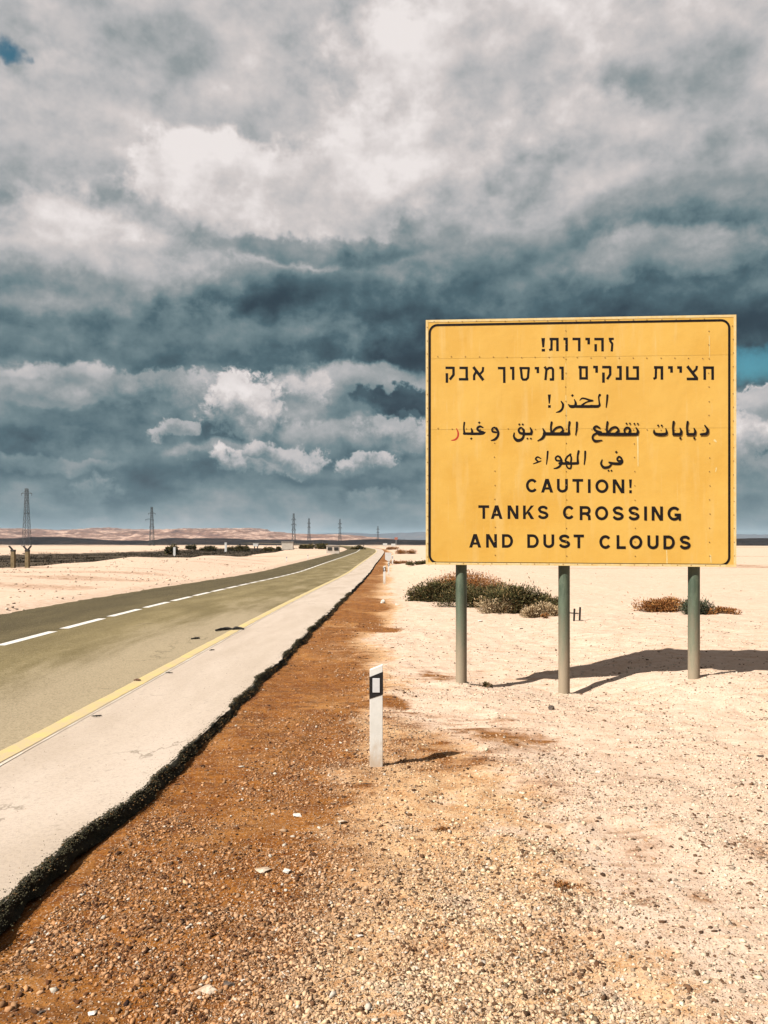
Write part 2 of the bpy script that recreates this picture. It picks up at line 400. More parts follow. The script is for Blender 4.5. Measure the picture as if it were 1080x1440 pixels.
def pebble_mat(name, rough=.9):
    m_, k, p = mat(name, rough, .15)
    a_ = k.new('ShaderNodeAttribute', attribute_name='col').outputs['Color']
    co = k.new('ShaderNodeTexCoord').outputs['Object']
    n_, _ = k.noise(co, 120, 5, .65)
    k.put(p.inputs['Base Color'], k.mix(k.m('MULTIPLY', n_, .5), a_, (.58, .37, .22), 'MULTIPLY')); bump(k, p, n_, .6, .003)
    return m_
MAT_PEB = pebble_mat('gravel_stone')
MAT_ROCK = simple('pale_limestone', (.40, .27, .17), (.74, .60, .47), 9, .9, .15, bs=.7, bd=.01)
MAT_ROCKD = simple('dark_flint', (.045, .032, .025), (.16, .11, .08), 12, .8, .3, bs=.7, bd=.01)
MAT_ROCKW = simple('chalk_stone', (.70, .60, .50), (.86, .80, .73), 9, .9, .15, bs=.6, bd=.01)

def road_mat(name, c1, c2, cdust, dustw, spk=.42):
    m_, k, p = mat(name, .92, .06)
    co = k.new('ShaderNodeTexCoord').outputs['Object']
    uv = k.new('ShaderNodeAttribute', attribute_name='col').outputs['Color']; a1, a2, a3 = k.sep(uv)
    n1, _ = k.noise(k.vscale(co, (1.6, .35, 1)), .9, 7, .6, .3); n2, _ = k.noise(co, 16, 6, .7); n3, _ = k.noise(co, 190, 3, .7)
    v = k.voro(co, 120, out='Color'); v1, v2, v3 = k.sep(v)
    c = k.mix(k.sstep(k.m('ADD', k.m('MULTIPLY', n1, .6), k.m('MULTIPLY', n2, .4)), .38, .62), c1, c2)
    c = k.mix(k.m('MULTIPLY', k.sstep(v1, .55, .95), .35), c, k.mix(v2, c1, (.52, .42, .30)))
    d = k.sstep(k.m('ADD', a1, k.m('MULTIPLY', k.m('SUBTRACT', n1, .5), 1.3)), .25, .85)
    c = k.mix(k.m('MULTIPLY', d, dustw), c, cdust)
    c = k.mix(k.m('MULTIPLY', k.sstep(n2, .56, .70), .30), c, (.10, .075, .04))
    n5, _ = k.noise(co, 55, 5, .75); c = k.mix(k.m('MULTIPLY', k.sstep(n5, .48, .62), spk), c, (.09, .068, .035)); c = k.mix(k.m('MULTIPLY', k.sstep(n5, .46, .34), .28), c, (.62, .50, .36))
    cw, _ = k.noise(co, 2.2, 5, .6); ck = k.new('ShaderNodeVectorMath', operation='ADD'); k.put(ck.inputs[0], co); k.put(ck.inputs[1], k.comb(k.m('MULTIPLY', cw, 1.4), k.m('MULTIPLY', n1, 1.4), 0.0))
    cr = k.voro(ck.outputs[0], .42, 'DISTANCE_TO_EDGE'); c = k.mix(k.m('MULTIPLY', k.m('MULTIPLY', k.sstep(cr, .009, .002), k.sstep(n1, .5, .6)), .45), c, (.08, .06, .035))
    k.put(p.inputs['Base Color'], c)
    bump(k, p, k.m('ADD', n3, k.m('MULTIPLY', v3, .6)), .35, .004)
    return m_
MAT_LANE = road_mat('worn_olive_asphalt', (.165, .128, .058), (.285, .225, .112), (.47, .38, .265), .72)
MAT_LANEF = road_mat('dark_far_lane_asphalt', (.066, .053, .025), (.115, .092, .045), (.20, .155, .08), .6)
MAT_SHOULDER = road_mat('dusty_concrete_shoulder', (.52, .425, .345), (.62, .515, .43), (.66, .555, .47), .6, .16)
MAT_EDGE = simple('broken_bitumen', (.010, .010, .006), (.055, .050, .026), 30, .85, .2, bs=.9, bd=.02)
def paint(name, col, worn, thr=.60):
    m_, k, p = mat(name, .7, .3)
    co = k.new('ShaderNodeTexCoord').outputs['Object']
    n1, _ = k.noise(co, 5, 8, .7); n2, _ = k.noise(co, 60, 5, .7)
    f_ = k.sstep(k.m('ADD', k.m('MULTIPLY', n1, .5), k.m('MULTIPLY', n2, .5)), thr - .08, thr + .06)
    k.put(p.inputs['Base Color'], k.mix(f_, k.mix(n1, col, tuple(c * .82 for c in col)), worn)); bump(k, p, n2, .3, .003)
    return m_
MAT_SHOULDER2 = paint('faded_pale_edge', (.78, .70, .60), (.60, .48, .37), .52)
MAT_YEL = paint('yellow_line_paint', (.74, .56, .20), (.56, .44, .27), .50)
MAT_WHT = paint('white_line_paint', (.88, .83, .78), (.5, .42, .32), .60)

# ------------------------------------------------------------------ ground sheet
def graded(lo, hi, d0, d1, step, far0, far1, grow=1.13):
    c = list(np.arange(d0, d1 + 1e-6, step))
    s = step; x = d0; L = []
    while x > far0: s *= grow; x -= s; L.append(x)
    s = step; x = c[-1]; Rr = []
    while x < far1: s *= grow; x += s; Rr.append(x)
    return np.array(L[::-1] + c + Rr)
gx = graded(0, 0, -3.2, 6.5, .030, -9000, 9000, 1.07)
gy = graded(0, 0, 2.0, 12.0, .030, -600, 9000, 1.055)
GX, GY = np.meshgrid(gx, gy)
GZ = gh(GX, GY)
GZ = GZ + rough_h(GX, GY)
BLOBS = [(860, 1185, 60, 55, .42), (800, 1248, 60, 16, .42), (700, 1050, 130, 34, .56), (610, 1012, 130, 24, .52), (800, 1110, 80, 34, .45), (590, 950, 90, 18, .6), (560, 1000, 60, 30, .7), (880, 1230, 50, 60, .5), (620, 1060, 90, 20, .6), (640, 1080, 60, 8, .6), (860, 1345, 80, 40, .5), (640, 1166, 26, 9, .8),
         (965, 1262, 50, 26, .55), (470, 985, 60, 16, .9), (500, 880, 50, 12, 1.0), (1060, 1210, 50, 40, .42), (640, 1330, 90, 26, .45), (560, 1240, 50, 16, .5), (400, 1330, 90, 40, .8), (250, 1420, 120, 50, .9), (780, 1010, 60, 8, .35), (930, 1090, 90, 14, .35),
         (640, 1125, 90, 26, -.45), (720, 1175, 70, 40, -.5), (560, 1155, 80, 36, -.45), (480, 1095, 50, 16, -.45), (600, 1400, 80, 30, -.5), (690, 1260, 70, 26, -.45), (880, 1400, 60, 30, -.6), (430, 1180, 60, 18, -.35), (330, 1260, 40, 16, -.3)]
def soil(x, y):
    x = np.asarray(x, float); y = np.asarray(y, float); o = x - yl(y) - 1.25
    wob = (fbm(x * .8, y * .8, 61, 4) - .5) * 1.6
    lim = np.interp(y, [2, 3.5, 6, 9, 14, 22, 30, 60, 120], [1.05, 1.45, 1.35, 1.25, .95, .95, .9, .9, .8])
    br = sst(o + wob * .55, lim + .75, lim - .45) if False else 1 - sst(o + wob * .5, lim - .45, lim + .75)
    br = br * sst(o, -1, 0)
    br = br * (.62 + .38 * sst(fbm(x * .7 + 3, y * .35, 63, 3), .35, .6))
    limp = np.interp(y, [2, 4, 5.5, 7.5, 10, 16, 30], [2.9, 2.8, 2.5, 1.8, 1.6, 1.5, 1.4])
    pl = sst(o + wob * .7, limp - 1.0, limp + .6)
    pl = np.where(x < yl(y) - 5, .9, pl)
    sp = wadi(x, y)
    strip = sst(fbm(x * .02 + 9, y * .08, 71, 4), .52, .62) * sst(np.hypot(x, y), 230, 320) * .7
    nm = (np.abs(x) < 7) & (y > 1.5) & (y < 16)            # stained patches and bare scrapes measured on the verge
    if nm.any():
        X_, Y_ = x[nm], y[nm]; B_, P_ = br[nm], pl[nm]
        wu = (fbm(X_ * 1.7, Y_ * 1.7, 67, 4) - .5) * 2.4; wv = (fbm(X_ * 1.7 + 40, Y_ * 1.7, 68, 4) - .5) * 2.4; am = .4 + 1.2 * fbm(X_ * 3, Y_ * 3, 65, 4)
        for (px, py, wx, wy, a) in BLOBS:
            x0, y0 = at(px, py); sx = wx / F * y0; sy = wy * y0 * y0 / (H * F)
            g_ = np.exp(-(((X_ - x0) / sx + wu) ** 2 + ((Y_ - y0) / sy + wv) ** 2)) * am
            if a > 0: B_ = np.maximum(B_, np.clip(g_ * a, 0, 1))
            else: P_ = np.maximum(P_, np.clip(-g_ * a, 0, 1)); B_ = B_ * (1 - np.clip(-g_ * a, 0, 1) * .8)
        br = br.copy(); pl = np.array(pl); br[nm] = B_; pl[nm] = P_
    brl = sst(fbm(x * .09, y * .35, 81, 5), .46, .62) * (1 - sst(x - yl(y), -7.5, -6.0)) * .46 * sst(y, 16, 26)
    brr = sst(fbm(x * .05 + 4, y * .3, 83, 4), .56, .70) * sst(o, 4, 9) * .50 * sst(y, 24, 40)
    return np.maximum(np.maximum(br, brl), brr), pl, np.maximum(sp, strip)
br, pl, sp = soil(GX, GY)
nx_, ny_ = len(gx), len(gy)
idx = np.arange(nx_ * ny_).reshape(ny_, nx_)
fq = np.stack([idx[:-1, :-1], idx[:-1, 1:], idx[1:, 1:], idx[1:, :-1]], -1).reshape(-1, 4)
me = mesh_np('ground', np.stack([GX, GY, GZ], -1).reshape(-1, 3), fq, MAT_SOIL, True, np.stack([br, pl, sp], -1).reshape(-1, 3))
tag(link('ground', me), kind='structure')

# ------------------------------------------------------------------ road
def frame_pts(ys):
    x = yl(ys); dx_ = np.gradient(x, ys); n = np.hypot(1, dx_)
    return x, ys, 1 / n, -dx_ / n                     # point and right-hand normal
def ribbon(ys, o0, o1, dz, nseg, jit0=0, jit1=0, seed=0, dustf=None):
    x, y, nx, ny = frame_pts(ys); V_ = []; C_ = []
    for j in range(nseg + 1):
        q = j / nseg
        a0 = o0 + jit0 * (fbm(ys * 2.1, ys * 0 + seed, seed, 4) - .5); a1 = o1 + jit1 * (fbm(ys * 1.7, ys * 0 + 3, seed + 5, 5, .62) - .5) + (edge_in(ys) if o1 > 1 else 0)
        o = a0 * (1 - q) + a1 * q
        z = road_z(y) + dz
        V_.append(np.stack([x + nx * o, y + ny * o, z + 0 * y], -1))
        dd = dustf(o, y) if dustf else 0 * y
        C_.append(np.stack([dd, dd * 0, dd * 0], -1))
    V_ = np.stack(V_, 1).reshape(-1, 3); C_ = np.stack(C_, 1).reshape(-1, 3)
    n = nseg + 1; I = np.arange(len(ys) * n).reshape(len(ys), n)
    Fq = np.stack([I[:-1, :-1], I[:-1, 1:], I[1:, 1:], I[1:, :-1]], -1).reshape(-1, 4)
    return V_, Fq, C_
ys_f = np.concatenate([np.arange(-40, 1, 1.0), np.arange(1, 16, .03), np.arange(16, 40, .12), np.arange(40, 398, 1.0)])
def dust_lane(o, y):
    return (1 - sst(-o, .1, 2.6)) * (1 - .75 * sst(y, 7, 24)) * 1.0 + .12
road = tag(bpy.data.objects.new('road', None), kind='structure'); COL.objects.link(road)
def rpart(name, o0, o1, dz, ns, m_, **kw):
    v, f, c = ribbon(ys_f, o0, o1, dz, ns, **kw)
    return link(name, mesh_np(name, v, f, m_, True, c), road)
rpart('near_lane', -3.05, 0.0, 0, 10, MAT_LANE, dustf=dust_lane)
rpart('far_lane', -5.5, -3.05, 0, 8, MAT_LANEF, jit0=.25, seed=4, dustf=lambda o, y: .35 * sst(o, -5, -3.2) + .6 * sst(-o, 5.2, 5.6))
rpart('shoulder', 0.0, 1.27, 0, 6, MAT_SHOULDER, jit1=.16, seed=12, dustf=lambda o, y: .5 + 0 * y)
rpart('yellow_line', -.075, .075, .004, 1, MAT_YEL, jit0=.02, jit1=.02, seed=33)
rpart('pale_edge_line', .09, .115, .004, 1, MAT_SHOULDER2, jit0=.02, jit1=.02, seed=35)
# broken black edge of the bitumen: a ragged step down to the verge
x, y, nx, ny = frame_pts(ys_f); rows = []; prof = [(0, 0.001), (.02, -.002), (.05, -.025), (.085, -.055), (.12, -.075), (.16, -.10)]
oj = edge_in(ys_f) + 1.27 + .16 * (fbm(ys_f * 1.7, ys_f * 0 + 3, 17, 5, .62) - .5)
wd = (.14 + .34 * fbm(ys_f * 2.3, ys_f * 0, 19, 3)) * (.75 + .25 * sst(ys_f, 3, 6))
for i, (dx_, dz_) in enumerate(prof):
    jx = (vnoise(ys_f * 14, ys_f * 0 + i * 7.7, 23) - .5) * .05 * (i > 0); jz = (vnoise(ys_f * 17, ys_f * 0 + i * 3.1, 29) - .5) * .022 * (i > 0) * (i < 5)
    o = oj + (dx_ - .012) * wd + jx
    rows.append(np.stack([x + nx * o, y + ny * o, road_z(y) + dz_ + jz], -1))
V_ = np.stack(rows, 1).reshape(-1, 3); n = len(prof); I = np.arange(len(ys_f) * n).reshape(len(ys_f), n)
Fq = np.stack([I[:-1, :-1], I[:-1, 1:], I[1:, 1:], I[1:, :-1]], -1).reshape(-1, 4)
link('broken_edge', mesh_np('broken_edge', V_, Fq, MAT_EDGE), road)
# dashed white line: one piece per dash near, joined farther on
def dash_mesh(a, b_, name='line_dash'):
    v, f, c = ribbon(np.linspace(a, b_, 7), -3.13, -2.97, .004, 1, jit0=.015, jit1=.015, seed=int(a * 7) % 97)
    return v, f
yy_ = -12.2
kk = []
while yy_ < 150:
    d_ = dash_mesh(yy_, yy_ + 1.72)
    if yy_ < 46 and yy_ > 8: link('line_dash', mesh_np('line_dash', *d_, MAT_WHT), road)
    else: kk.append(d_)
    yy_ += 2.13
vs = []; fs = []; kbase = 0
for v, f in kk: vs.append(v); fs.append(f + kbase); kbase += len(v)
tag(link('distant_line_dashes', mesh_np('distant_line_dashes', np.concatenate(vs), np.concatenate(fs), MAT_WHT), road), kind='stuff')

# ------------------------------------------------------------------ gravel and grit (stuff)
_ph = (1 + 5 ** .5) / 2
ICO_V = np.array([(-1, _ph, 0), (1, _ph, 0), (-1, -_ph, 0), (1, -_ph, 0), (0, -1, _ph), (0, 1, _ph), (0, -1, -_ph), (0, 1, -_ph), (_ph, 0, -1), (_ph, 0, 1), (-_ph, 0, -1), (-_ph, 0, 1)]) / math.hypot(1, _ph)
ICO_F = np.array([(0, 11, 5), (0, 5, 1), (0, 1, 7), (0, 7, 10), (0, 10, 11), (1, 5, 9), (5, 11, 4), (11, 10, 2), (10, 7, 6), (7, 1, 8), (3, 9, 4), (3, 4, 2), (3, 2, 6), (3, 6, 8), (3, 8, 9), (4, 9, 5), (2, 4, 11), (6, 2, 10), (8, 6, 7), (9, 8, 1)])
OCT_V = np.array([(1, 0, 0), (0, 1, 0), (-1, 0, 0), (0, -1, 0), (0, 0, 1), (0, 0, -1)], float)
OCT_F = np.array([(0, 1, 4), (1, 2, 4), (2, 3, 4), (3, 0, 4), (1, 0, 5), (2, 1, 5), (3, 2, 5), (0, 3, 5)])
def scatter_stones(name, X, Y, S, C, base='oct', m_=None, zoff=None, flat=.55, zf=None):
    n = len(X); BV, BF = (OCT_V, OCT_F) if base == 'oct' else (ICO_V, ICO_F)
    nv = len(BV); v = BV[None] * (1 + rng.uniform(-.48, .45, (n, nv, 1)))
    if base == 'oct': v = v + rng.uniform(-.38, .38, (n, nv, 3))
    sc = np.stack([rng.uniform(.75, 1.5, n), rng.uniform(.6, 1.0, n), rng.uniform(.38, .85, n) * flat / .55], -1)
    v = v * sc[:, None] * S[:, None, None]
    a = rng.uniform(0, 6.283, n); tl = rng.normal(0, .35, n)
    y1 = v[..., 1] * np.cos(tl)[:, None] - v[..., 2] * np.sin(tl)[:, None]; z1 = v[..., 1] * np.sin(tl)[:, None] + v[..., 2] * np.cos(tl)[:, None]
    x2 = v[..., 0] * np.cos(a)[:, None] - y1 * np.sin(a)[:, None]; y2 = v[..., 0] * np.sin(a)[:, None] + y1 * np.cos(a)[:, None]
    Zg = (zf(X, Y) if zf else gh(X, Y) + rough_h(X, Y)) + S * .12
    P_ = np.stack([x2 + X[:, None], y2 + Y[:, None], z1 + Zg[:, None]], -1).reshape(-1, 3)
    Fc = (BF[None] + (np.arange(n) * nv)[:, None, None]).reshape(-1, 3)
    o = link(name, mesh_np(name, P_, Fc, m_ or MAT_PEB, False, np.repeat(C, nv, 0) * ALB))
    return o
def stone_cols(X, Y, bright=0.0):
    br, pl, sp = soil(X, Y); n = len(X)
    br = np.clip(br + rng.normal(0, .18, n), 0, 1)[:, None]; pl = np.clip(pl + rng.normal(0, .2, n), 0, 1)[:, None]
    c = np.array((.72, .50, .32)) * (1 - pl) + np.array((.80, .64, .49)) * pl
    c = c * (1 - br * .75) + np.array((.40, .165, .045)) * br * .75
    val = np.clip(rng.normal(1 + bright, .34, n), .22, 1.5)[:, None]
    c = c * val
    dkm = rng.random(n) < .22; c[dkm] *= np.array((.22, .16, .12))
    wm = rng.random(n) < .045; c[wm] = np.array((.86, .76, .64)) * rng.uniform(.8, 1, (wm.sum(), 1))
    return np.clip(c, .01, .92)
def sample(n, y0, y1, pw, side=.58, mx=1.2, dens=None):
    q = rng.random(n); Y = (y0 ** (1 - pw) + q * (y1 ** (1 - pw) - y0 ** (1 - pw))) ** (1 / (1 - pw))
    X = rng.uniform(-1, 1, n) * (side * Y + mx)
    m_ = (X - yl(Y)) > 1.36
    if dens is not None: m_ &= rng.random(n) < dens(X, Y)
    return X[m_], Y[m_]
def dens(X, Y):
    br, pl, sp = soil(X, Y); cl = sst(fbm(X * 1.6, Y * 1.6, 91, 4), .36, .62)
    return np.clip(.30 + .70 * cl, 0, 1) * (1 - .50 * pl) * (1 - .70 * sst(br, .55, 1) * (1 - .6 * cl))
X, Y = sample(430000, 2.1, 8.5, 1.9, .56, .25, dens); S = rng.uniform(.0018, .0046, len(X)) * (.8 + .07 * Y)
tag(scatter_stones('fine_gravel', X, Y, S, stone_cols(X, Y), 'oct'), 'fine tan and brown gravel strewn over the verge', 'gravel', kind='stuff')
print('fine', len(X))
X, Y = sample(110000, 2.1, 16, 1.9, .58, .6, dens); S = np.minimum(rng.gamma(1.6, .0018, len(X)) + .0034, .011) + .0004 * Y
tag(scatter_stones('gravel', X, Y, S, stone_cols(X, Y, .06), 'ico'), 'coarser loose gravel on the verge around the posts', 'gravel', kind='stuff')
print('med', len(X))
X, Y = sample(3800, 2.6, 60, 1.7, .60, 2.0, lambda X, Y: .35 + .65 * sst(fbm(X * .9, Y * .9, 95, 3), .42, .6)); S = np.minimum(rng.gamma(1.8, .0034, len(X)) + .0045, .015) + .0005 * Y
tag(scatter_stones('scattered_pebbles', X, Y, S, stone_cols(X, Y, .08), 'ico'), 'scattered pale pebbles and small stones over the desert ground', 'pebbles', kind='stuff')
X = rng.uniform(-30, -5, 9000); Y = 8 * (60 / 8) ** rng.random(9000); q = (X - yl(Y) < -5.75) & (np.abs(X) < .56 * Y + 2) & (rng.random(9000) < .3 + .7 * sst(fbm(X * .5, Y * .3, 96, 3), .45, .6)); X, Y = X[q], Y[q]
tag(scatter_stones('bank_pebbles', X, Y, rng.gamma(2, .008, len(X)) + .012, stone_cols(X, Y, -.05), 'ico'), 'pebbles and small stones over the pale bank left of the road', 'pebbles', kind='stuff')
# bitumen crumbs along the broken road edge
n = 17000; Y = 2.0 * (24 / 2.0) ** rng.random(n); side = rng.random(n) < .22
off = edge_in(Y) + 1.27 + .16 * (fbm(Y * 1.7, Y * 0 + 3, 17, 5, .62) - .5) + np.where(side, -rng.gamma(1.1, .020, n), rng.gamma(1.5, .022, n) - .02)
X = yl(Y) + off; S = np.where(side, rng.uniform(.0015, .0038, n), rng.uniform(.0018, .0060, n)) * (.8 + .06 * Y)
c = np.where(rng.random((n, 1)) < np.clip(.95 - (off[:, None] - 1.28) * 7, .05, .95), np.array((.040, .036, .018)) * rng.uniform(.3, 2.6, (n, 1)), np.array((.30, .17, .07)) * rng.uniform(.5, 1.3, (n, 1)))
def edge_z(X, Y):
    o = X - yl(Y) - 1.27; return np.where(o < 0, road_z(Y), np.maximum(road_z(Y) - .6 * o, gh(X, Y)))
tag(scatter_stones('bitumen_crumbs', X, Y, S, c, 'oct', zf=edge_z), 'black crumbs of broken bitumen along the shoulder edge', 'rubble', kind='stuff')
# a little grit blown onto the shoulder
n = 1500; Y = 2.2 * (14 / 2.2) ** rng.random(n); X = yl(Y) + rng.uniform(-2.5, 1.2, n); S = rng.uniform(.002, .0045, n) * (.7 + .06 * Y)
c = np.array((.35, .24, .14)) * rng.uniform(.25, 1.6, (n, 1))
tag(scatter_stones('road_grit', X, Y, S, c, 'oct', zf=lambda X, Y: road_z(Y) - S * .1), 'sparse grit blown across the pale shoulder', 'grit', kind='stuff')

# ------------------------------------------------------------------ single stones
def stone_mesh(r, sx, sy, sz, seed, m_):
    rs = np.random.default_rng(seed)
    import bmesh
    bm = bmesh.new(); bmesh.ops.create_icosphere(bm, subdivisions=3, radius=1)
    for _ in range(15):                                   # knock flat facets off
        d = Vector(rs.normal(0, 1, 3)).normalized(); lim = rs.uniform(.42, .74)
        for v in bm.verts:
            q = v.co.dot(d)
            if q > lim: v.co -= d * (q - lim)
    for v in bm.verts:
        nz = mnoise.noise(v.co * 2.1 + Vector((seed, 0, 0))) * .12 + mnoise.noise(v.co * 6 + Vector((0, seed, 0))) * .035
        v.co *= 1 + nz; v.co.x *= sx * r; v.co.y *= sy * r; v.co.z *= sz * r
    me = bpy.data.meshes.new('stone'); bm.to_mesh(me); bm.free(); me.materials.append(m_)
    return me
stones = [  # px, py, width px, flat, tone, label
    (965, 1238, 17, .55, 'p', 'pale rounded stone on clean sand at the right, small dark gap under it'),
    (1018, 1341, 15, .9, 'p', 'upright pale stone low on the right side with a short shadow'),
    (290, 1394, 42, .34, 'p', 'long flat cream stone near the bottom left, dark stones at its right end'),
    (320, 1386, 24, .5, 'd', 'dark brown stone touching the back of the long flat cream stone'),
    (130, 1427, 18, .6, 'w', 'whitish stone at the very bottom left of the brown gravel'),
    (57, 1427, 20, .6, 'd', 'blackish stone in the bottom left corner beside the whitish one'),
    (344, 1380, 16, .5, 'w', 'small white pointed stone right of the long flat cream stone'),
    (404, 1226, 18, .5, 'w', 'white stone on brown gravel midway between post and bottom edge'),
    (372, 1224, 30, .22, 'p', 'thin flat tan slab left of the white stone on brown gravel'),
    (657, 1352, 18, .35, 'w', 'flat white chip alone in the gravel below the tan patch'),
    (607, 1367, 16, .5, 'w', 'small whitish block with a dark side, lower centre of the gravel'),
    (910, 1367, 17, .4, 'd', 'black flat stone at the lower right beside the tan streak'),
    (722, 1358, 13, .4, 'd', 'little black stone lower centre, right of the flat white chip'),
    (923, 1273, 9, 1.0, 'd', 'small upright dark stone on pale sand below the pale rounded stone'),
    (1034, 1316, 15, .4, 'd', 'dark sliver of stone above the upright pale stone at the right'),
    (776, 998, 12, .9, 'd', 'dark round stone on the sand just in front of the middle sign pole'),
    (482, 1156, 14, .5, 'p', 'tan stone with a dark underside left below the white marker post'),
    (420, 1148, 18, .4, 'w', 'flat white stone left below the white marker post'),
    (538, 848, 11, .8, 'w', 'larger of two chalk white stones on the brown verge far along the road'),
    (558, 851, 8, .6, 'w', 'smaller chalk white stone right of its larger twin far along the verge'),
    (675, 874, 8, .6, 'w', 'white stone on the sand just before the green shrub, left'),
    (733, 885, 9, .5, 'd', 'tiny black stone on open sand between the left and middle poles'),
    (702, 865, 7, .6, 'd', 'rusty little stone at the foot of the dry straw bushes'),
    (635, 872, 6, .6, 'p', 'small tan stone under the dark end of the green shrub'),
    (1070, 1064, 15, .3, 'd', 'thin greenish dark stone at the right edge of the sand'),
    (870, 1015, 10, .6, 'p', 'cream stone alone on bare sand right of the middle pole foot'),
    (755, 1167, 12, .6, 'p', 'cream stone in the tan band at mid height of the gravel'),
    (840, 1087, 13, .4, 'w', 'flattish white stone at the right end of the dark gravel bank'),
    (505, 1317, 14, .5, 'w', 'pale stone in the brown gravel near the bottom centre'),
    (155, 1155, 12, .6, 'd', 'dark lump of rock on the rust soil close to the road edge'),
]
for i, (px, py, wp, fl, tone, lab) in enumerate(stones):
    x, y, z = atg(px, py); r = wp * math.hypot(y, .3) / F / 2
    m_ = {'p': MAT_ROCK, 'd': MAT_ROCKD, 'w': MAT_ROCKW}[tone]
    o = link('stone', stone_mesh(r, 1.08, .8, max(fl, .3) * .95, 100 + i, m_), None, (x, y, z + r * fl * .30))
    o.rotation_euler = (random.uniform(-.15, .15), random.uniform(-.15, .15), random.uniform(-.4, .4))
    tag(o, lab, 'stone', 'loose stones on the desert verge')

# ------------------------------------------------------------------ the warning sign
MAT_BLACK = simple('black_lettering', (.006, .004, .004), (.012, .008, .008), 40, .75, .12, bs=.05)
MAT_RED = simple('red_faded_lettering', (.50, .012, .006), (.62, .03, .01), 60, .5, .4, bs=.05)
mf, k, p = mat('yellow_sign_face', .42, .35)
co = k.new('ShaderNodeTexCoord').outputs['Object']
n1, _ = k.noise(k.vscale(co, (6, 6, .7)), 1.2, 7, .6, .2); n2, _ = k.noise(co, 1.3, 5, .6); n3, _ = k.noise(k.vscale(co, (28, 28, 1.3)), 1.5, 6, .7); n4, _ = k.noise(co, 90, 3, .6)
c = k.mix(k.sstep(n2, .35, .65), (.80, .445, .070), (.87, .520, .105))
c = k.mix(k.m('MULTIPLY', k.sstep(n1, .52, .72), .45), c, (.90, .62, .24))
c = k.mix(k.m('MULTIPLY', k.sstep(n3, .60, .74), .35), c, (.92, .70, .38))
c = k.mix(k.m('MULTIPLY', k.sstep(n3, .42, .30), .16), c, (.60, .32, .05))
c = k.mix(k.m('MULTIPLY', k.sstep(n4, .66, .8), .3), c, (.5, .3, .1))
oi = k.new('ShaderNodeObjectInfo').outputs['Random']
c = k.mix(k.m('MULTIPLY', oi, .22), c, (.90, .60, .19))
k.put(p.inputs['Base Color'], c); bump(k, p, k.m('ADD', n2, k.m('MULTIPLY', n4, .03)), .4, .03)
MAT_FACE = mf
MAT_TRIM = simple('pale_yellow_trim', (.84, .58, .22), (.92, .72, .38), 14, .5, .35, bs=.15)
MAT_ALU = simple('sign_back_aluminium', (.42, .42, .40), (.55, .54, .50), 8, .45, .5, .8, bs=.1)
MAT_RIVET = simple('rusty_rivet', (.30, .15, .04), (.48, .28, .08), 90, .6, .3, bs=.2)
MAT_SEAM = simple('sign_seam', (.55, .32, .07), (.66, .40, .10), 20, .7, .2, bs=.1)

P00 = Vector((.4765, 8.65, 1.368)); EX = Vector((3.3605, -.27, -.018)); WB = EX.length; EX.normalize()
EZ = Vector((0, 0, 1)); EN = EX.cross(EZ).normalized()      # points towards the road user
if EN.y > 0: EN = -EN
HB = 2.742
def loc_uv(px, py):
    d = Vector(((px - 540) / F, 1, (HZ - py) / F)); c0 = Vector((0, 0, H))
    tt = (P00 - c0).dot(EN) / d.dot(EN); q = c0 + d * tt - P00
    return q.dot(EX), q.dot(EZ)
def sp_(u, v, w_): return P00 + EX * u + EZ * v + EN * w_
sroot = empty('warning_sign', (2.05, 8.6, -.1), 'big yellow board on three green posts with black lettering in three languages beside the road', 'road sign')
def uvbox(mb, u0, u1, v0, v1, w0, w1):
    v = [sp_(u, v_, w_) for w_ in (w0, w1) for (u, v_) in ((u0, v0), (u1, v0), (u1, v1), (u0, v1))]
    return mb.add(v, [(0, 3, 2, 1), (4, 5, 6, 7), (0, 1, 5, 4), (1, 2, 6, 5), (2, 3, 7, 6), (3, 0, 4, 7)])
ucol = [0, loc_uv(797, 600)[0], WB]; vrow = [0, loc_uv(797, 602)[1], loc_uv(797, 501)[1], HB]
for i in range(2):
    for j in range(3):
        mb = MB(); g_ = .0011
        uvbox(mb, ucol[i] + g_ * (i > 0), ucol[i + 1] - g_ * (i < 1), vrow[j] + g_ * (j > 0), vrow[j + 1] - g_ * (j < 2), -.004, 0)
        mb.build('face_panel', MAT_FACE, sroot)
mb = MB(); uvbox(mb, .01, WB - .01, .01, HB - .01, -.010, -.0045); mb.build('backing_sheet', MAT_SEAM, sroot)
tw = .020
for (a, b_, c_, d_) in ((-.006, tw, -.006, HB + .006), (WB - tw, WB + .006, -.006, HB + .006), (tw + .001, WB - tw - .001, HB - tw, HB + .006), (tw + .001, WB - tw - .001, -.006, tw)):
    mb = MB(); uvbox(mb, a, b_, c_, d_, -.045, .003); mb.build('edge_trim', MAT_TRIM, sroot)
for vz in (.28, .95, 1.65, 2.40):
    mb = MB(); uvbox(mb, .06, WB - .06, vz - .03, vz + .03, -.044, -.0105); mb.build('back_rail', MAT_ALU, sroot)
